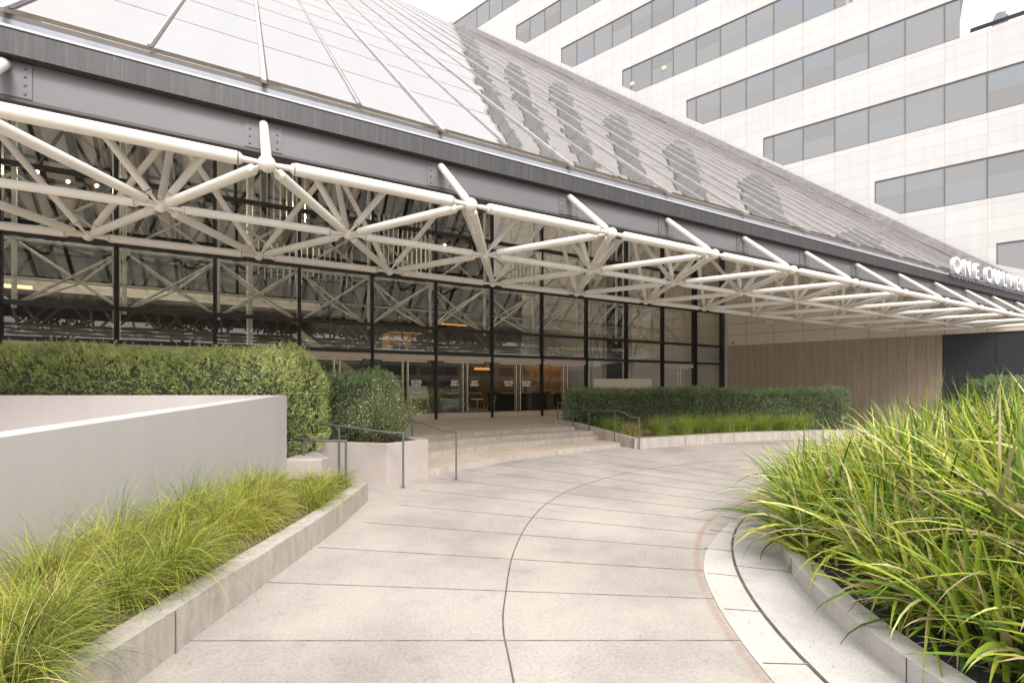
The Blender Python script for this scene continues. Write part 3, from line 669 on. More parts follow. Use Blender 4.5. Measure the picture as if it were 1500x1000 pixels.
fbox(mb, 7.4, 10.8, 30.3, 33.8, 4.1, 4.25, 1); mb.build('lit_office', [M['office'], M['mull']], atr)
mb = MB(); fbox(mb, -9.3, -7.5, 26.0, 26.06, 5.75, 5.87); mb.build('linear_light', M['cove'], atr)
for s, z in ((-6.77, 9.79), (-5.91, 9.61), (-5.07, 9.63), (-3.0, 9.72), (9.2, 9.4), (2.2, 9.9)):
    mb = MB(); mb.ball(fw(s, 24, z), 0.055, 10, 6); mb.build('spotlight', M['lamp'], atr)
    ld = bpy.data.lights.new('spotlight_lamp', 'POINT'); ld.energy = 160; ld.color = (1, 0.86, 0.68); ld.shadow_soft_size = 0.06
    lo_ = bpy.data.objects.new('spotlight_lamp', ld); COL.objects.link(lo_); lo_.location = fw(s, 23.9, z-0.08)
for s0, s1, D_, z0, z1 in ((0.0, 2.4, 24, 9.0, 12.6), (0.2, 4.8, 25, 6.7, 8.6), (6.2, 8.8, 26, 8.0, 11.2), (13.5, 15.5, 25, 7.3, 9.2)):
    mb = MB(); s = s0
    while s < s1: fbox(mb, s, s+0.05, D_, D_+0.05, z0+random.uniform(0, 0.5), z1); s += 0.26
    mb.build('hanging_rods', M['ltint'], atr)

# ================================================================== CANOPY SPACE FRAME
sf = thing('space_frame', 'white tubular space frame of triangles hanging under the roof eave', 'canopy', fw(12, 8.5, 4.42), FROT)
ZN = 4.42; DT, DM_, DB = 6.29, 8.51, 10.76; DU1, DU2 = 7.79, 10.0; ZU = 6.22
def T_(i): return fw((i+0.08)*A_, DT, ZN)
def M_(i): return fw((i-0.42)*A_, DM_, ZN)
def B_(i): return fw((i-0.92)*A_, DB, ZN)
def U1(i): return fw((i+0.08)*A_, DU1, min(ZU, zroof(DU1)-0.1))
def U2(i): return fw((i-0.42)*A_, DU2, ZU)
SKIP = None
def member(name, p, q, r, n=14):
    p = Vector(p); q = Vector(q); d = (q-p).normalized(); mb = MB(); e = 0.30 if r > 0.055 else 0.24
    mb.tube(p+d*e, q-d*e, r, n)
    for a, s_ in ((p, 1), (q, -1)):
        mb.tube(a+d*s_*(e-0.012), a+d*s_*(e-0.05), r*1.0, n, 0, r*0.62); mb.tube(a+d*s_*(e-0.04), a+d*s_*0.06, r*0.50, 10, 0, r*0.36)
    mb.build(name, M['white'], sf)
iT = list(range(-4, 12)); iM = list(range(-3, 12)); iB = list(range(-3, 12))
rC, rW = 0.068, 0.052
def node(p, r):
    mb = MB(); mb.ball(p, r, 16, 10); mb.build('node', M['white'], sf)
for i in iT: node(T_(i), 0.098)
for i in iM: node(M_(i), 0.085)
for i in iB: node(B_(i), 0.085)
for i in iT[:-1]: member('chord', T_(i), T_(i+1), rC+0.006)
for i in iM[:-1]: member('chord', M_(i), M_(i+1), rC-0.006)
for i in iB[:-1]: member('chord', B_(i), B_(i+1), rC)
for i in iM:
    if i-1 in iT: member('diagonal', T_(i-1), M_(i), rC-0.004)
    if i in iT: member('diagonal', T_(i), M_(i), rC-0.004)
    if i in iB: member('diagonal', M_(i), B_(i), rC-0.006)
    if i+1 in iB: member('diagonal', M_(i), B_(i+1), rC-0.006)
for i in iT:                                                                        # raking struts to the eave beam
    p = Vector(T_(i)); q = Vector(fw((i+0.08)*A_, 7.508, 5.47)); d = (q-p).normalized(); mb = MB()
    mb.tube(p+d*0.2, q, 0.058, 14); mb.tube(p+d*0.05, p+d*0.21, 0.034, 10, 0, 0.05); mb.build('strut', M['white'], sf)
for i in iT[1:]:
    for j in (i, i+1):
        if j in iM: member('web_tube', U1(i), M_(j), rW)
for i in iM:
    member('web_tube', U2(i), M_(i), rW)
    for j in (i, i+1):
        if j in iB: member('web_tube', U2(i), B_(j), rW)
for i in iM[:-1]: member('upper_chord', U2(i), U2(i+1), rW)
for i in iT[1:-1]: member('upper_chord', U1(i), U1(i+1), rW)

# ================================================================== ROOF SIGN
sg = thing('roof_sign', 'white upright letters reading ONE CULVER standing on the gutter edge', 'sign', fw(25.2, 7.3, 5.7), FROT)
pos = {0: 22.15, 1: 23.05, 2: 23.9, 4: 25.0, 5: 25.85, 6: 26.65, 7: 27.3, 8: 28.1, 9: 28.8}
for i, ch in enumerate('ONE CULVER'):
    if ch == ' ': continue
    cu = bpy.data.curves.new('letter', 'FONT'); cu.body = ch; cu.size = 0.82; cu.align_x = 'CENTER'; cu.extrude = 0.055; cu.offset = 0.006
    o = bpy.data.objects.new('letter', cu); COL.objects.link(o); dg = bpy.context.evaluated_depsgraph_get(); me = bpy.data.meshes.new_from_object(o.evaluated_get(dg)); bpy.data.objects.remove(o)
    me.materials.append(M['letter']); o = bpy.data.objects.new('letter', me); COL.objects.link(o); o.parent = sg; o.rotation_euler = (R(90), 0, 0)
    o.location = (pos[i]-25.2, 0.0, 0.20)
mb = MB()
s = 21.9
while s < 29.2:
    mb.bar(fw(s, 7.22, 5.70), fw(s, 7.34, 5.86), 0.05, 0.03); mb.bar(fw(s, 7.36, 5.86), fw(s+0.1, 7.55, 5.72), 0.04, 0.03); s += 0.33
mb.bar(fw(21.8, 7.33, 5.88), fw(29.3, 7.33, 5.88), 0.06, 0.05)
mb.build('letter_mount', M['gutin'], sg)

# ================================================================== WALLS, PLANTERS, RAILS (left)
mb = MB()
b0 = [(-3.86, 0.4), (-3.86, 8.0), (-4.16, 8.0), (-4.16, 0.4)]; zt_ = lambda y: 1.68-0.0569*(8.0-y)
mb.hexa([(x, y, -0.05) for x, y in b0], [(x, y, zt_(y)-0.004) for x, y in b0])
mb.hexa([(x, y, zt_(y)-0.004) for x, y in b0], [(x, y, zt_(y)) for x, y in b0], 1)
mb.prism([(-14, 8.002), (-3.862, 8.002), (-3.862, 8.22), (-14, 8.22)], -0.05, 1.681)
tag(mb.build('ramp_wall', [M['plaster'], M['plcap']], bev=0.006), 'smooth grey L-shaped ramp wall with pale sloping top behind the yellow grass', 'wall')
mb = MB(); mb.add([(-14, 0.3, 0.42), (-4.16, 0.3, 0.42), (-4.16, 8.0, 0.7), (-14, 8.0, 0.7)], [(0, 1, 2, 3)]); struct(mb.build('ramp', M['step']))
mb = MB()
fl_ = smooth_line([(-2.36, 0.6), (-2.32, 2.0), (-2.30, 2.94), (-2.285, 3.86), (-2.25, 5.0), (-2.235, 6.09), (-2.30, 7.66)], 4)
ribbon(mb, fl_, offset_line(fl_, 0.20), -0.02, 0.292)
for y in (1.9, 3.25, 5.1, 6.9): mb.bar((-2.287+0.02*abs(y-4.5)/3-0.012 if False else -2.262-0.03*(abs(y-5.6)/3.6), y, 0.0), (-2.262-0.03*(abs(y-5.6)/3.6), y, 0.29), 0.004, 0.01, 1)
tag(mb.build('low_planter_wall', [M['riser'], M['joint']], bev=0.012), 'low board marked concrete planter kerb beside the driveway holding yellow grass', 'wall')
mb = MB(); mb.add([(-3.86, 0.4, 0.24), (-2.48, 0.4, 0.24), (-2.44, 7.62, 0.26), (-3.86, 8.2, 0.26)], [(0, 1, 2, 3)]); struct(mb.build('bed_soil', M['litter']))
mb = MB(); mb.prism([(-3.95, 8.22), (-3.29, 8.25), (-3.25, 8.5), (-3.95, 9.6)], -0.02, 0.585)
tag(mb.build('concrete_block', M['planter'], bev=0.03), 'short pale concrete planter end under the rounded hedge end', 'planter')
pl = thing('planter_box', 'square cornered concrete planter box between the left handrails', 'planter', (-3.0, 9.9, 0))
C_ = [(-2.34, 8.99), (-1.69, 9.72), (-2.9, 11.3), (-5.2, 11.3), (-5.2, 9.72)]
inn = [(-2.36, 9.14), (-1.88, 9.72), (-2.95, 11.15), (-5.05, 11.15), (-5.05, 9.85)]
mb = MB(); n = 5; vs = [(x, y, -0.02) for x, y in C_]+[(x, y, 0.76) for x, y in C_]+[(x, y, 0.76) for x, y in inn]+[(x, y, 0.6) for x, y in inn]; fs = []
for i in range(n):
    j = (i+1) % n; fs += [(i, j, n+j, n+i), (n+i, n+j, 2*n+j, 2*n+i), (2*n+i, 2*n+j, 3*n+j, 3*n+i)]
mb.add(vs, fs); mb.build('box', M['planter'], pl, bev=0.018)
mb = MB(); mb.prism(inn, 0.5, 0.67); mb.build('soil', M['litter'], pl)

def handrail(label, rail, posts, r=0.019):
    h = thing('handrail', label, 'handrail', (posts[0][0], posts[0][1], posts[0][2]), 0, 'grey handrails by the entrance steps')
    mb = MB()
    for a, b_ in zip(rail[:-1], rail[1:]): mb.tube(a, b_, r, 10)
    for a in rail: mb.ball(a, r*1.0, 10, 8)
    mb.build('rail', M['rail'], h)
    for x, y, z0, z1 in posts:
        mb = MB(); mb.tube((x, y, z0), (x, y, z1), r, 10); mb.tube((x, y, z0), (x, y, z0+0.012), 0.05, 14); mb.build('post', M['rail'], h)
handrail('short grey handrail nearest the camera by the grass bed end', [(-2.89, 8.34, 0.88), (-3.42, 8.36, 0.885), (-4.2, 8.9, 0.9)], [(-2.89, 8.34, 0, 0.88), (-3.75, 8.62, 0, 0.89)], 0.022)
handrail('grey handrail crossing the front of the planter box', [(-1.97, 8.68, 0.99), (-2.28, 8.72, 1.0), (-3.36, 9.22, 1.08), (-3.95, 9.5, 1.10)], [(-1.97, 8.68, 0, 0.99), (-3.32, 9.2, 0, 1.075)])
handrail('grey handrail just right of the planter box with a sloped middle', [(-1.10, 9.46, 0.935), (-1.40, 9.66, 0.95), (-1.86, 10.15, 1.07), (-2.45, 10.6, 1.09)], [(-1.10, 9.46, 0, 0.935), (-2.16, 10.38, 0.1, 1.08)])
handrail('long stepped grey handrail in front of the right hand hedge', [(3.78, 14.24, 0.915), (3.58, 14.5, 0.94), (3.37, 14.85, 1.09), (2.55, 16.1, 1.05), (2.1, 16.72, 1.25), (1.66, 17.5, 1.27)],
         [(3.78, 14.24, 0, 0.915), (3.24, 15.1, 0.1, 1.085), (2.58, 16.08, 0.1, 1.05), (2.12, 16.7, 0.24, 1.24), (1.67, 17.48, 0.5, 1.27)])

# right planter: cheek wall + curved front wall + soil
mb = MB()
ck = [(3.72, 14.34), (2.2, 16.72), (1.55, 17.55)]; cz0 = [0.29, 0.60, 0.66]
for i in range(2):
    a, b_ = ck[i], ck[i+1]; d = Vector((b_[0]-a[0], b_[1]-a[1])).normalized(); nn = (d.y*0.16, -d.x*0.16)
    bt = [a, b_, (b_[0]+nn[0], b_[1]+nn[1]), (a[0]+nn[0], a[1]+nn[1])]
    mb.hexa([(*bt[0], -0.02), (*bt[3], -0.02), (*bt[2], -0.02), (*bt[1], -0.02)], [(*bt[0], cz0[i]), (*bt[3], cz0[i]), (*bt[2], cz0[i+1]), (*bt[1], cz0[i+1])])
fr_ = smooth_line([(3.66, 14.30), (4.3, 14.48), (5.97, 15.3), (7.4, 15.97), (9.5, 16.7), (12.5, 17.2), (17, 17.2), (22, 16.5)], 5)
ribbon(mb, fr_, offset_line(fr_, 0.18), -0.02, 0.30)
for x, y in ((5.45, 15.03), (7.4, 15.96)): mb.bar((x, y-0.004, 0), (x, y-0.004, 0.295), 0.01, 0.01, 1)
tag(mb.build('curved_planter_wall', [M['riser'], M['joint']], bev=0.012), 'low curved board marked concrete wall in front of the right hedge', 'wall')
mb = MB(); mb.prism([(3.9, 14.55)]+offset_line(fr_, 0.17)[4:]+[(22, 19), (13.5, 19.6), (6.5, 18.85), (1.7, 17.9), (1.9, 17.4)], 0.0, 0.27); struct(mb.build('bed_soil', M['litter']))
mb = MB(); mb.prism([(3.5, 20.4), (5.95, 20.45), (5.93, 20.75), (3.48, 20.7)], 0.5, 2.2)
tag(mb.build('stone_slab', M['stonesign'], bev=0.01), 'plain beige stone slab standing behind the right hedge before the glass', 'slab')

# ================================================================== FURNITURE BEHIND THE GLASS
es = thing('sign_easel', 'white notice board on thin splayed legs inside the doors', 'easel', fw(6.6, 20.3, 0.516), FROT)
mb = MB(); mb.hexa([fw(6.18, 20.30, 1.33), fw(7.05, 20.30, 1.33), fw(7.05, 20.33, 1.33), fw(6.18, 20.33, 1.33)], [fw(6.1, 20.36, 1.9), fw(6.97, 20.36, 1.9), fw(6.97, 20.39, 1.9), fw(6.1, 20.39, 1.9)]); mb.build('board', M['paper'], es)
for a, b_ in ((6.22, 6.30), (7.0, 7.1)):
    mb = MB(); mb.tube(fw(a, 20.33, 1.4), fw(b_, 20.25, 0.516), 0.018, 8); mb.tube(fw(a, 20.36, 1.4), fw(b_, 20.8, 0.516), 0.014, 8); mb.build('leg', M['white'], es)
dk = thing('reception_desk', 'long black reception desk inside the lobby', 'desk', fw(13.9, 24.6, 0.516), FROT)
mb = MB(); fbox(mb, 12.2, 15.6, 24.2, 24.9, 0.516, 1.5); mb.build('body', M['black'], dk)
mb = MB(); fbox(mb, 12.1, 15.7, 24.1, 25.0, 1.5, 1.55); mb.build('counter', M['black'], dk)
mb = MB(); fbox(mb, 14.6, 15.15, 24.45, 24.5, 1.62, 2.0); mb.tube(fw(14.87, 24.48, 1.55), fw(14.87, 24.48, 1.65), 0.03); mb.build('monitor', M['ltint'], dk)
wk = thing('timber_counter', 'warm wooden counter with a black oval emblem on its front', 'counter', fw(17.6, 24.6, 0.516), FROT)
mb = MB(); fbox(mb, 15.8, 19.0, 24.2, 25.0, 0.516, 1.62); mb.build('body', M['wood'], wk)
mb = MB(); n = 24; ring = [(16.55+0.30*math.cos(2*math.pi*i/n), 1.08+0.40*math.sin(2*math.pi*i/n)) for i in range(n)]
mb.hexa([fw(a, 24.19, z) for a, z in ring], [fw(a, 24.17, z) for a, z in ring]); em = mb.build('emblem', M['black'], wk)
mb = MB()
for a, z0, z1 in ((16.42, 0.95, 1.22), (16.52, 0.9, 1.26), (16.62, 0.95, 1.2), (16.7, 1.0, 1.15)): fbox(mb, a, a+0.025, 24.155, 24.168, z0, z1)
mb.build('emblem_mark', M['grey'], em)
mb = MB(); fbox(mb, 15.75, 19.05, 24.15, 25.05, 1.62, 1.66); mb.build('counter', M['ltint'], wk)
pb_ = thing('lobby_planter', 'low grey planter with leafy plants inside the lobby', 'planter', fw(9.4, 24, 0.516), FROT)
mb = MB(); fbox(mb, 7.4, 10.4, 23.7, 24.6, 0.516, 1.05); mb.build('box', M['grey'], pb_)
def chair(s, D, face, label):
    c = thing('lobby_chair', label, 'chair', fw(s, D, 0.516), FROT, 'grey lobby chairs')
    mb = MB(); fbox(mb, s-0.24, s+0.24, D-0.22, D+0.22, 0.93, 1.0); mb.build('seat', M['grey'], c, bev=0.02)
    mb = MB(); x = s+face*0.24; mb.hexa([fw(x-0.03, D-0.22, 0.98), fw(x+0.03, D-0.22, 0.98), fw(x+0.03, D+0.22, 0.98), fw(x-0.03, D+0.22, 0.98)], [fw(x+face*.06-0.02, D-0.2, 1.42), fw(x+face*.06+0.02, D-0.2, 1.42), fw(x+face*.06+0.02, D+0.2, 1.42), fw(x+face*.06-0.02, D+0.2, 1.42)]); mb.build('backrest', M['grey'], c)
    for a in (-0.2, 0.2):
        for b_ in (-0.18, 0.18): mb = MB(); mb.tube(fw(s+a, D+b_, 0.93), fw(s+a*1.15, D+b_*1.15, 0.516), 0.014, 8); mb.build('leg', M['steel'], c)
chair(9.75, 22.6, -1, 'grey lobby chair left of the small white table'); chair(11.15, 22.6, 1, 'grey lobby chair right of the small white table')
tb = thing('lobby_table', 'small white topped table between two grey chairs', 'table', fw(10.45, 22.6, 0.516), FROT)
mb = MB(); mb.tube(fw(10.45, 22.6, 1.22), fw(10.45, 22.6, 1.25), 0.33, 24); mb.build('tabletop', M['decal'], tb)
mb = MB(); mb.tube(fw(10.45, 22.6, 0.54), fw(10.45, 22.6, 1.22), 0.03, 10); mb.tube(fw(10.45, 22.6, 0.516), fw(10.45, 22.6, 0.54), 0.22, 20); mb.build('leg', M['steel'], tb)
sr_ = thing('staircase', 'pale lobby staircase rising to the left behind the doors', 'staircase', fw(5.5, 26, 0.516), FROT)
mb = MB(); mb.bar(fw(7.6, 26, 0.6), fw(2.2, 26, 4.6), 0.10, 0.32); mb.bar(fw(7.6, 27.4, 0.6), fw(2.2, 27.4, 4.6), 0.10, 0.32); mb.build('stringer', M['ltint'], sr_)
mb = MB()
for i in range(18): fbox(mb, 7.5-i*0.29-0.3, 7.5-i*0.29, 26.06, 27.34, 0.62+i*0.215, 0.68+i*0.215)
mb.build('treads', M['grey'], sr_)

# ================================================================== VEGETATION
def vnoise(P, f, seed):
    r_ = np.random.default_rng(seed); out = np.zeros(len(P))
    for k in range(5):
        d = r_.normal(size=3); d /= np.linalg.norm(d); out += np.sin(P @ d*f*(0.7+0.5*k)+r_.uniform(0, 6.28))/(1+0.5*k)
    return out/2.2
def leaves(P, Nrm, L, W, tint, name, m_, parent, outward=0.55, up=0.35):
    n = len(P); d = rng.normal(size=(n, 3)); d /= np.linalg.norm(d, axis=1)[:, None]
    a = d*(1-outward)+Nrm*outward+np.array([0, 0, up]); a /= np.linalg.norm(a, axis=1)[:, None]
    b_ = np.cross(a, rng.normal(size=(n, 3))); b_ /= np.linalg.norm(b_, axis=1)[:, None]
    l = L*rng.uniform(0.6, 1.3, n)[:, None]; w_ = W*rng.uniform(0.7, 1.2, n)[:, None]
    V = np.stack([P, P+a*l*0.5+b_*w_*0.5, P+a*l, P+a*l*0.5-b_*w_*0.5], 1).reshape(-1, 3)
    F = np.arange(4*n).reshape(-1, 4); return npmesh(name, V, F, np.repeat(tint, 4), m_, parent)
def rbox_points(n, c, h, r, rot=0.0, top_only=False):
    """points and normals on a rounded box, centre c, half sizes h"""
    h = np.array(h, float); ar = np.array([h[1]*h[2], h[1]*h[2], h[0]*h[2], h[0]*h[2], h[0]*h[1]]); f = rng.choice(5, n, p=ar/ar.sum())
    q = rng.uniform(-1, 1, (n, 3))*h; q[f == 0, 0] = h[0]; q[f == 1, 0] = -h[0]; q[f == 2, 1] = h[1]; q[f == 3, 1] = -h[1]; q[f == 4, 2] = h[2]
    rr_ = np.minimum(r, h*0.98); inn_ = h-rr_; low = q[:, 2] < 0
    cc = np.clip(q, -inn_, inn_); cc[low, 2] = np.maximum(cc[low, 2], q[low, 2])
    cc[:, 2] = np.where(q[:, 2] < inn_[2], q[:, 2], inn_[2])
    d = q-cc; ln = np.linalg.norm(d/np.maximum(rr_, 1e-6), axis=1); ln = np.maximum(ln, 1e-6); dn = d/ln[:, None]
    p = cc+dn; nr_ = dn/np.maximum(np.linalg.norm(dn, axis=1), 1e-6)[:, None]
    R_ = np.array([[math.cos(rot), -math.sin(rot), 0], [math.sin(rot), math.cos(rot), 0], [0, 0, 1]])
    return p @ R_.T+np.array(c), nr_ @ R_.T
def hedge(name, label, boxes, m_, per, L, W, cat='hedge', bumpy=0.05, core=0.86, shoots=0, tintb=0.0):
    """boxes: (centre, half sizes, rounding, rot)"""
    c0 = boxes[0][0]; h = thing(name, label, cat, (c0[0], c0[1], c0[2]-boxes[0][1][2]))
    Ps = []; Ns = []
    for c, hs_, r, rot in boxes:
        n = int(per*(hs_[0]*hs_[1]*4+hs_[0]*hs_[2]*8+hs_[1]*hs_[2]*8)); p, nr_ = rbox_points(n, c, hs_, r, rot); Ps.append(p); Ns.append(nr_)
    P = np.concatenate(Ps); Nr = np.concatenate(Ns)
    b_ = vnoise(P, 3.2, 3)*bumpy+vnoise(P, 9, 5)*bumpy*0.6
    depth = -np.abs(rng.normal(0, 0.07, len(P)))+rng.normal(0, 0.012, len(P))
    P = P+Nr*(b_+depth)[:, None]
    tint = np.clip(0.50+0.16*vnoise(P, 2.0, 8)+0.10*vnoise(P, 14, 9)+rng.normal(0, 0.17, len(P))+0.05*Nr[:, 2]+tintb, 0.07, 1)
    dead = vnoise(P, 2.6, 21)+rng.normal(0, 0.35, len(P)) > 1.12; tint[dead] = rng.uniform(0, 0.06, dead.sum())
    pm = rng.permutation(len(P)); P = P[pm]; Nr = Nr[pm]; tint = tint[pm]
    k = 9; ns = len(P)//k; bp_ = P[:ns]; bn = Nr[:ns]; dd = rng.normal(size=(ns, 3)); dd /= np.linalg.norm(dd, axis=1)[:, None]
    sd_ = bn*0.55+np.array([0, 0, 0.45])+dd*0.55; sd_ /= np.linalg.norm(sd_, axis=1)[:, None]; sl = rng.uniform(1.2, 3.2, ns)*L
    u = np.tile(np.linspace(0.0, 1.0, k), (ns, 1)); Q = (bp_-bn*0.05)[:, None, :]+sd_[:, None, :]*(u*sl[:, None])[:, :, None]
    Q = Q.reshape(-1, 3)+rng.normal(0, 0.004, (ns*k, 3)); tq = np.clip(np.repeat(tint[:ns], k)+0.22*(u.reshape(-1)-0.5)*(np.repeat(tint[:ns], k) > 0.07)+rng.normal(0, 0.06, ns*k), 0, 1)
    leaves(Q, np.repeat(sd_, k, 0), L, W, tq, 'foliage', m_, h, 0.5, 0.05)
    if shoots:
        top = np.where(Nr[:, 2] > 0.6)[0]; idx = rng.choice(top, shoots); Q = []; T = []
        for q in idx:
            hgt = rng.uniform(0.03, 0.15); ln = rng.normal(0, 0.25, 2)
            for k in range(9):
                u = rng.uniform(0, 1); Q.append(P[q]+np.array([ln[0]*hgt*u, ln[1]*hgt*u, hgt*u])); T.append(rng.uniform(0.6, 1))
        Q = np.array(Q); leaves(Q, np.tile([0, 0, 1.0], (len(Q), 1)), L, W, np.array(T), 'shoots', m_, h, 0.3, 0.5)
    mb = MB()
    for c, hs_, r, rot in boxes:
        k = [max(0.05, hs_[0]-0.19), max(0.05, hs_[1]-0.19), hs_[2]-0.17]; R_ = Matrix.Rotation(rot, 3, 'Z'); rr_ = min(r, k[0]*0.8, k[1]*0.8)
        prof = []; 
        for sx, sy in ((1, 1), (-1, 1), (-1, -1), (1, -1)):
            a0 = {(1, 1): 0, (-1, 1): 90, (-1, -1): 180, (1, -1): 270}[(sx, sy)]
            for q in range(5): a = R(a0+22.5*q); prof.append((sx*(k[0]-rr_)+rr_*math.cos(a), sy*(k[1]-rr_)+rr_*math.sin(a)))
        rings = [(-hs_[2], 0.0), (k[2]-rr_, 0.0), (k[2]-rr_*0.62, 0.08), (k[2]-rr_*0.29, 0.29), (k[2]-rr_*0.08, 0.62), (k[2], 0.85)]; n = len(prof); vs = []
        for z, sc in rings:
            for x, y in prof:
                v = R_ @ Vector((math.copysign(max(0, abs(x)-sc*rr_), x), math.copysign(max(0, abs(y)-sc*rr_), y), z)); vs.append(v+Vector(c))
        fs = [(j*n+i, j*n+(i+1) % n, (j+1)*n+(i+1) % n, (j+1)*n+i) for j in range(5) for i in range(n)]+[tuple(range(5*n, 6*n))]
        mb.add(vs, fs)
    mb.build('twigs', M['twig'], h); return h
hedge('hedge', 'large bright green clipped hedge with rounded end above the grey ramp wall', [((-7.6, 9.25, 1.58), (3.95, 0.88, 1.0), 0.82, 0.0)], M['hedge'], 3000, 0.044, 0.013, bumpy=0.075, shoots=700, tintb=0.05)
hedge('shrub', 'dull green loose shrub between the big hedge and the flowering bush', [((-3.35, 10.55, 1.35), (0.85, 0.6, 0.83), 0.55, 0.1), ((-4.6, 10.7, 1.25), (0.7, 0.6, 0.9), 0.5, 0)], M['hedged'], 2400, 0.05, 0.014, 'shrub', 0.12, shoots=200, tintb=0.15)
hedge('hedge', 'long dark green clipped hedge behind the curved planter wall', [((4.4, 17.75, 1.0), (2.45, 0.62, 0.76), 0.30, 0.10), ((9.6, 18.25, 1.0), (3.1, 0.62, 0.76), 0.30, 0.08)], M['hedged'], 1700, 0.055, 0.018, bumpy=0.06, shoots=300)
hedge('hedge', 'small rounded dark hedge before the charcoal wall at right', [((18.6, 17.4, 1.15), (1.9, 0.8, 1.02), 0.65, 0.05)], M['hedged'], 800, 0.07, 0.026, bumpy=0.05)

def bush(label, c, rad, n, L, W, flowers):
    h = thing('flowering_shrub', label, 'shrub', (c[0], c[1], c[2]-rad[2]))
    mb = MB(); tips = []
    for i in range(46):
        d = rng.normal(size=3); d[2] = abs(d[2])*0.9-0.15; d /= np.linalg.norm(d); e = np.array(c)+d*np.array(rad)*rng.uniform(0.75, 1.12); b0_ = np.array([c[0]+d[0]*0.1, c[1]+d[1]*0.1, c[2]-rad[2]+0.03])
        mid = (b0_+e)/2+np.array([d[0]*0.1, d[1]*0.1, 0.10]); mb.tube(b0_, mid, 0.010, 5, 0, 0.007, False); mb.tube(mid, e, 0.007, 5, 0, 0.003, False); tips.append((b0_, mid, e))
    mb.build('stems', M['bark'], h); P = []; 
    for b0_, mid, e in tips:
        k = n//46; u = rng.beta(2.2, 1.1, k); q = np.where((u < 0.5)[:, None], b0_+(mid-b0_)*(u*2)[:, None], mid+(e-mid)*((u-0.5)*2)[:, None]); P.append(q+rng.normal(0, 0.075, (k, 3)))
    P = np.concatenate(P); P[:, 2] = np.maximum(P[:, 2], c[2]-rad[2]+0.02); Nr = P-np.array(c); Nr /= np.linalg.norm(Nr, axis=1)[:, None]
    leaves(P, Nr, L, W, np.clip(0.5+rng.normal(0, 0.25, len(P))+0.2*vnoise(P, 5, 4), 0, 1), 'foliage', M['shrub'], h, 0.45, 0.3)
    if flowers:
        idx = rng.choice(len(P), flowers); Q = P[idx]+Nr[idx]*0.05; leaves(np.repeat(Q, 4, 0)+rng.normal(0, 0.008, (flowers*4, 3)), np.repeat(Nr[idx], 4, 0), 0.024, 0.018, np.ones(flowers*4), 'flowers', M['flower'], h, 0.5, 0.2)
bush('airy grey green bush with tiny white flowers in the planter box', (-2.62, 9.85, 1.22), (0.78, 0.66, 0.64), 10500, 0.038, 0.017, 50)

def blades(root, az, th0, kap, L, W, seg, tint, tipt=None, var=0.0):
    n = len(root); t_ = np.linspace(0, 1, seg+1); pos = root.copy(); Vs = []; ts = []
    side = np.stack([-np.sin(az), np.cos(az), np.zeros(n)], 1); rl = rng.uniform(-0.7, 0.7, n)
    for k in range(seg+1):
        th = th0+kap*t_[k]; d = np.stack([np.sin(th)*np.cos(az), np.sin(th)*np.sin(az), np.cos(th)], 1)
        wv = W*(1-0.25*abs(t_[k]-0.3))*(1-t_[k]**2.2)+0.0004; nrm = np.cross(d, side)
        sv_ = side*np.cos(rl)[:, None]+nrm*np.sin(rl)[:, None]
        Vs += [pos-sv_*wv[:, None]/2, pos+sv_*wv[:, None]/2]; tt = tint if tipt is None else np.where(t_[k] > 0.93, tipt, tint); lv = np.where(tt > 0.12, var, 0.0); ts += [tt+lv, np.maximum(tt-lv, np.minimum(tt, 0.12))]
        pos = pos+d*(L/seg)[:, None]
    V = np.stack(Vs, 1); m2 = 2*(seg+1); T = np.stack(ts, 1).reshape(-1)
    base = np.arange(n)[:, None]*m2; F = np.concatenate([base+np.array([2*k, 2*k+1, 2*k+3, 2*k+2]) for k in range(seg)], 0)
    return V.reshape(-1, 3), F, T
def cat_(parts):
    o = 0; V = []; F = []; T = []
    for v, f, t in parts: V.append(v); F.append(f+o); T.append(t); o += len(v)
    return np.concatenate(V), np.concatenate(F), np.concatenate(T)

# yellow-green tufted grass in the left bed
parts = []
y = 0.7
while y < 7.6:
    for x in (-3.52, -3.10, -2.70):
        cx, cy = x+rng.uniform(-0.19, 0.17), y+rng.uniform(-0.17, 0.17); n = int(rng.uniform(420, 620)); sc = rng.uniform(0.70, 1.2)*(0.80 if y > 6.6 else 1)*(0.92 if x > -2.8 else 1)
        root = np.stack([cx+rng.normal(0, 0.06, n), cy+rng.normal(0, 0.06, n), np.full(n, 0.24)+rng.choice([0.0, 0.03, 0.08])], 1)
        az = rng.uniform(0, 6.283, n); sw = rng.random(n) < 0.40; az[sw] = rng.normal(rng.uniform(-1.1, 0.2), 0.55, sw.sum())
        L = rng.uniform(0.34, 0.80, n)*sc; th0 = np.abs(rng.normal(0.45, 0.38, n)); kap = rng.uniform(0.9, 2.5, n)
        up_ = rng.random(n) < 0.05; kap[up_] *= 0.35; th0[up_] *= 0.6
        base_t = rng.uniform(0.35, 0.75); tint = np.clip(base_t+rng.normal(0, 0.22, n), 0.15, 1); dead = rng.random(n) < rng.choice([0.06, 0.12, 0.30], p=[0.5, 0.35, 0.15]); tint[dead] = rng.uniform(0, 0.12, dead.sum())
        parts.append(blades(root, az, th0, kap, L, rng.uniform(0.0026, 0.0052, n), 7, tint, 0.08 if rng.random() < 0.4 else None))
        nd = 60; rt = np.stack([cx+rng.normal(0, 0.15, nd), cy+rng.normal(0, 0.15, nd), np.full(nd, 0.25)], 1)
        parts.append(blades(rt, rng.uniform(0, 6.28, nd), rng.uniform(0.9, 1.5, nd), rng.uniform(0.1, 0.5, nd), rng.uniform(0.2, 0.45, nd), rng.uniform(0.002, 0.004, nd), 4, rng.uniform(0, 0.11, nd)))
    y += 0.33
V, F, T = cat_(parts)
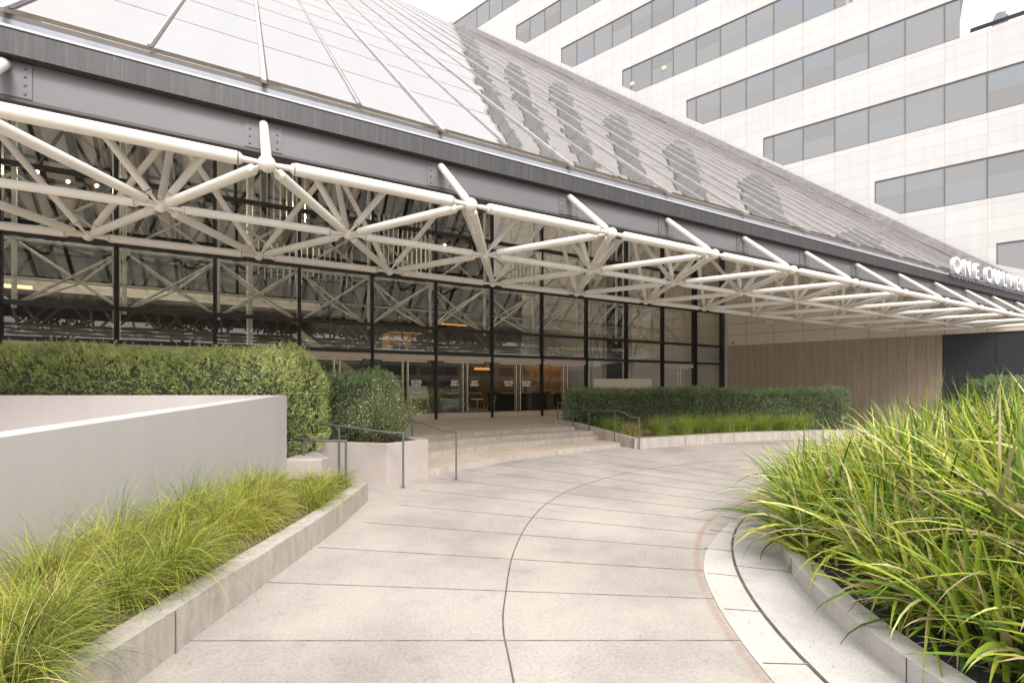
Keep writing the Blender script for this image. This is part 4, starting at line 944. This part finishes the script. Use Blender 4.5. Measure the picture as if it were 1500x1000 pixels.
struct(npmesh('grass_bed', V, F, T, M['grass'], base=(-3.1, 4, 0.24)), 'stuff')
# small broadleaf weed among it
# broad strap leaves on the island
parts = []
pts = []; tries = 0
while len(pts) < 640 and tries < 14000:
    tries += 1; a = rng.uniform(-1.0, 2.5); r = 5.62*math.sqrt(rng.uniform(0.05, 1.0)); x = CI[0]-math.cos(a)*r; y = CI[1]+math.sin(a)*r
    if y < 0.9 or x > 13 or y > 8.6 or (y < 4.7 and r > 5.34): continue
    if any((x-p[0])**2+(y-p[1])**2 < 0.215**2 for p in pts): continue
    pts.append((x, y))
for cx, cy in pts:
    rE = math.hypot(cx-CI[0], cy-CI[1]); edge = rE > 4.75; n = int(rng.uniform(48, 72)); sc = (0.92 if edge else 1.15)*rng.uniform(0.88, 1.14)
    root = np.stack([cx+rng.normal(0, 0.07, n), cy+rng.normal(0, 0.07, n), np.full(n, mound(cx, cy)-0.01)], 1)
    az = rng.uniform(0, 6.283, n)
    if edge:
        bias = math.atan2(cy-CI[1], cx-CI[0]); b_ = rng.random(n) < 0.4; az[b_] = bias+rng.normal(0, 0.7, b_.sum())
    sc *= 0.80 if (edge and cy < 4.2) else 1; L = rng.uniform(0.62, 1.36, n)*sc; th0 = np.abs(rng.normal(0.38, 0.34, n)); kap = np.abs(rng.normal(1.25, 0.65, n)); er_ = rng.random(n) < 0.16; kap[er_] *= 0.2; th0[er_] *= 0.4; L[er_] *= 0.95
    tint = np.clip(rng.uniform(0.40, 0.72)+rng.normal(0, 0.25, n), 0.12, 1); dead = rng.random(n) < 0.10; tint[dead] = rng.uniform(0, 0.09, dead.sum())
    parts.append(blades(root, az, th0, kap, L, rng.uniform(0.024, 0.052, n), 8, tint, 0.05 if rng.random() < 0.7 else None, 0.10))
    nd = 14; rt = np.stack([cx+rng.normal(0, 0.1, nd), cy+rng.normal(0, 0.1, nd), np.full(nd, mound(cx, cy))], 1)
    parts.append(blades(rt, rng.uniform(0, 6.28, nd), rng.uniform(0.7, 1.2, nd), rng.uniform(0.3, 0.9, nd), rng.uniform(0.3, 0.6, nd), rng.uniform(0.006, 0.014, nd), 5, rng.uniform(0, 0.09, nd)))
V, F, T = cat_(parts)
struct(npmesh('strap_leaf_planting', V, F, T, M['strap'], base=(CI[0], CI[1], 0.1)), 'stuff')

# tussocks before the right hedge: one object each
def tussock(x, y, h, tb_, label, grp='grass tussocks before the right hedge'):
    n = 420; root = np.stack([x+rng.normal(0, 0.13, n), y+rng.normal(0, 0.11, n), np.full(n, 0.265)], 1)
    az = rng.uniform(0, 6.283, n); th0 = np.abs(rng.normal(0.22, 0.22, n)); kap = rng.uniform(0.5, 1.9, n); L = rng.uniform(0.45, 0.9, n)*h
    tint = np.clip(tb_+rng.normal(0, 0.22, n), 0, 1)
    V, F, T = blades(root, az, th0, kap, L, rng.uniform(0.006, 0.011, n), 6, tint)
    tag(npmesh('grass_tussock', V, F, T, M['tuss'], base=(x, y, 0.265)), label, 'grass', grp)
tl_ = ['bright green tussock behind the second handrail post', 'straw coloured tussock just behind the end handrail post', 'mixed tan and green tussock right of the end handrail post']
tussock(3.35, 16.2, 0.95, 0.85, tl_[0]); tussock(3.75, 15.15, 0.8, 0.15, tl_[1]); tussock(4.75, 15.5, 1.15, 0.42, tl_[2])
for i, x in enumerate([5.7, 6.5, 7.3, 8.1, 8.9, 9.7, 10.5]):
    tussock(x, 15.62+0.42*(x-5)-0.02*(x-5)**2+rng.uniform(-0.1, 0.15), rng.uniform(0.95, 1.15), rng.uniform(0.5, 0.9), 'green arching tussock in the row below the long dark hedge, right of the tan one')
nl = 150; lx = np.concatenate([rng.normal(-2.12, 0.10, 70), rng.uniform(-2.1, 2.0, 40), rng.normal(1.95, 0.25, 40)]); ly = np.concatenate([rng.uniform(2.5, 7.6, 70), rng.uniform(2.5, 11, 40), rng.uniform(2.6, 4.6, 40)])
leaves(np.stack([lx, ly, np.full(nl, 0.011)], 1), np.tile([0, 0, 0.0], (nl, 1)), 0.03, 0.009, rng.uniform(0, 0.3, nl), 'leaf_litter', M['tuss'], None, 0.0, 0.0)
o_ = [o for o in COL.objects if o.name.startswith('leaf_litter')][0]; struct(o_, 'stuff'); co = np.zeros(len(o_.data.vertices)*3, np.float32); o_.data.vertices.foreach_get('co', co); co = co.reshape(-1, 3); co[:, 2] = 0.012+0.006*rng.random(len(co)); o_.data.vertices.foreach_set('co', co.ravel())
# lobby plants
P = np.stack([rng.uniform(-1.4, 1.4, 900), rng.uniform(-0.35, 0.35, 900), rng.uniform(1.05, 1.75, 900)], 1); P = np.array([fw(8.9+p[0], 24.15+p[1], p[2]) for p in P])
leaves(P, np.tile([0, 0, 1.0], (900, 1)), 0.18, 0.06, rng.uniform(0.1, 1, 900), 'foliage', M['hedged'], pb_, 0.4, 0.3)
o_ = [c for c in pb_.children if c.name.startswith('foliage')][0]
inv = (Matrix.Translation(pb_.location) @ pb_.rotation_euler.to_matrix().to_4x4()).inverted() @ Matrix.Translation(pb_.location); o_.data.transform(inv)

# ================================================================== STREET BEHIND THE CAMERA (seen only in the glass)
gar = thing('parking_garage', 'low parking garage with white bands across the street, mirrored in the glass', 'building', fw(25, -46, 0), FROT)
mb = MB()
for z in (0.6, 3.2, 5.8): fbox(mb, -45, 110, -46, -45.4, z, z+0.95)
mb.build('parapet', M['ltint'], gar)
mb = MB(); fbox(mb, -45, 110, -60, -49, 0, 6.4); mb.build('wall', M['dkint'], gar)
mb = MB()
for s in range(-45, 111, 8): fbox(mb, s, s+0.6, -46.8, -46.1, 0, 6.4)
mb.build('column', M['ltint'], gar)
for i, (s, D_) in enumerate([(-16, -24), (-6, -27), (4, -23), (13, -26), (22, -24), (31, -27), (41, -24), (52, -28), (63, -25), (75, -28)]):
    p = fw(s, D_, 0); tr_ = thing('street_tree', 'dark round street tree across the road, mirrored in the glass', 'tree', p, 0, 'street trees across the road')
    mb = MB(); top = Vector((p[0], p[1], 6.0)); mb.tube(p, top, 0.24, 8, 0, 0.16)
    for k in range(6):
        a = k*1.05+i; mb.tube(top-Vector((0, 0, 1.0)), top+Vector((math.cos(a)*2.2, math.sin(a)*2.2, 2.6)), 0.11, 6, 0, 0.05)
    mb.build('trunk', M['bark'], tr_)
    n = 2600; d = rng.normal(size=(n, 3)); d /= np.linalg.norm(d, axis=1)[:, None]; P = np.array([p[0], p[1], 10.6])+d*np.array([5.0, 5.0, 3.0])*(rng.uniform(0.45, 1.0, n)[:, None])*(1+0.2*vnoise(d*3, 1.5, i)[:, None])
    leaves(P, d, 0.55, 0.34, rng.uniform(0, 1, n), 'crown', M['crown'], tr_, 0.3, 0.1)
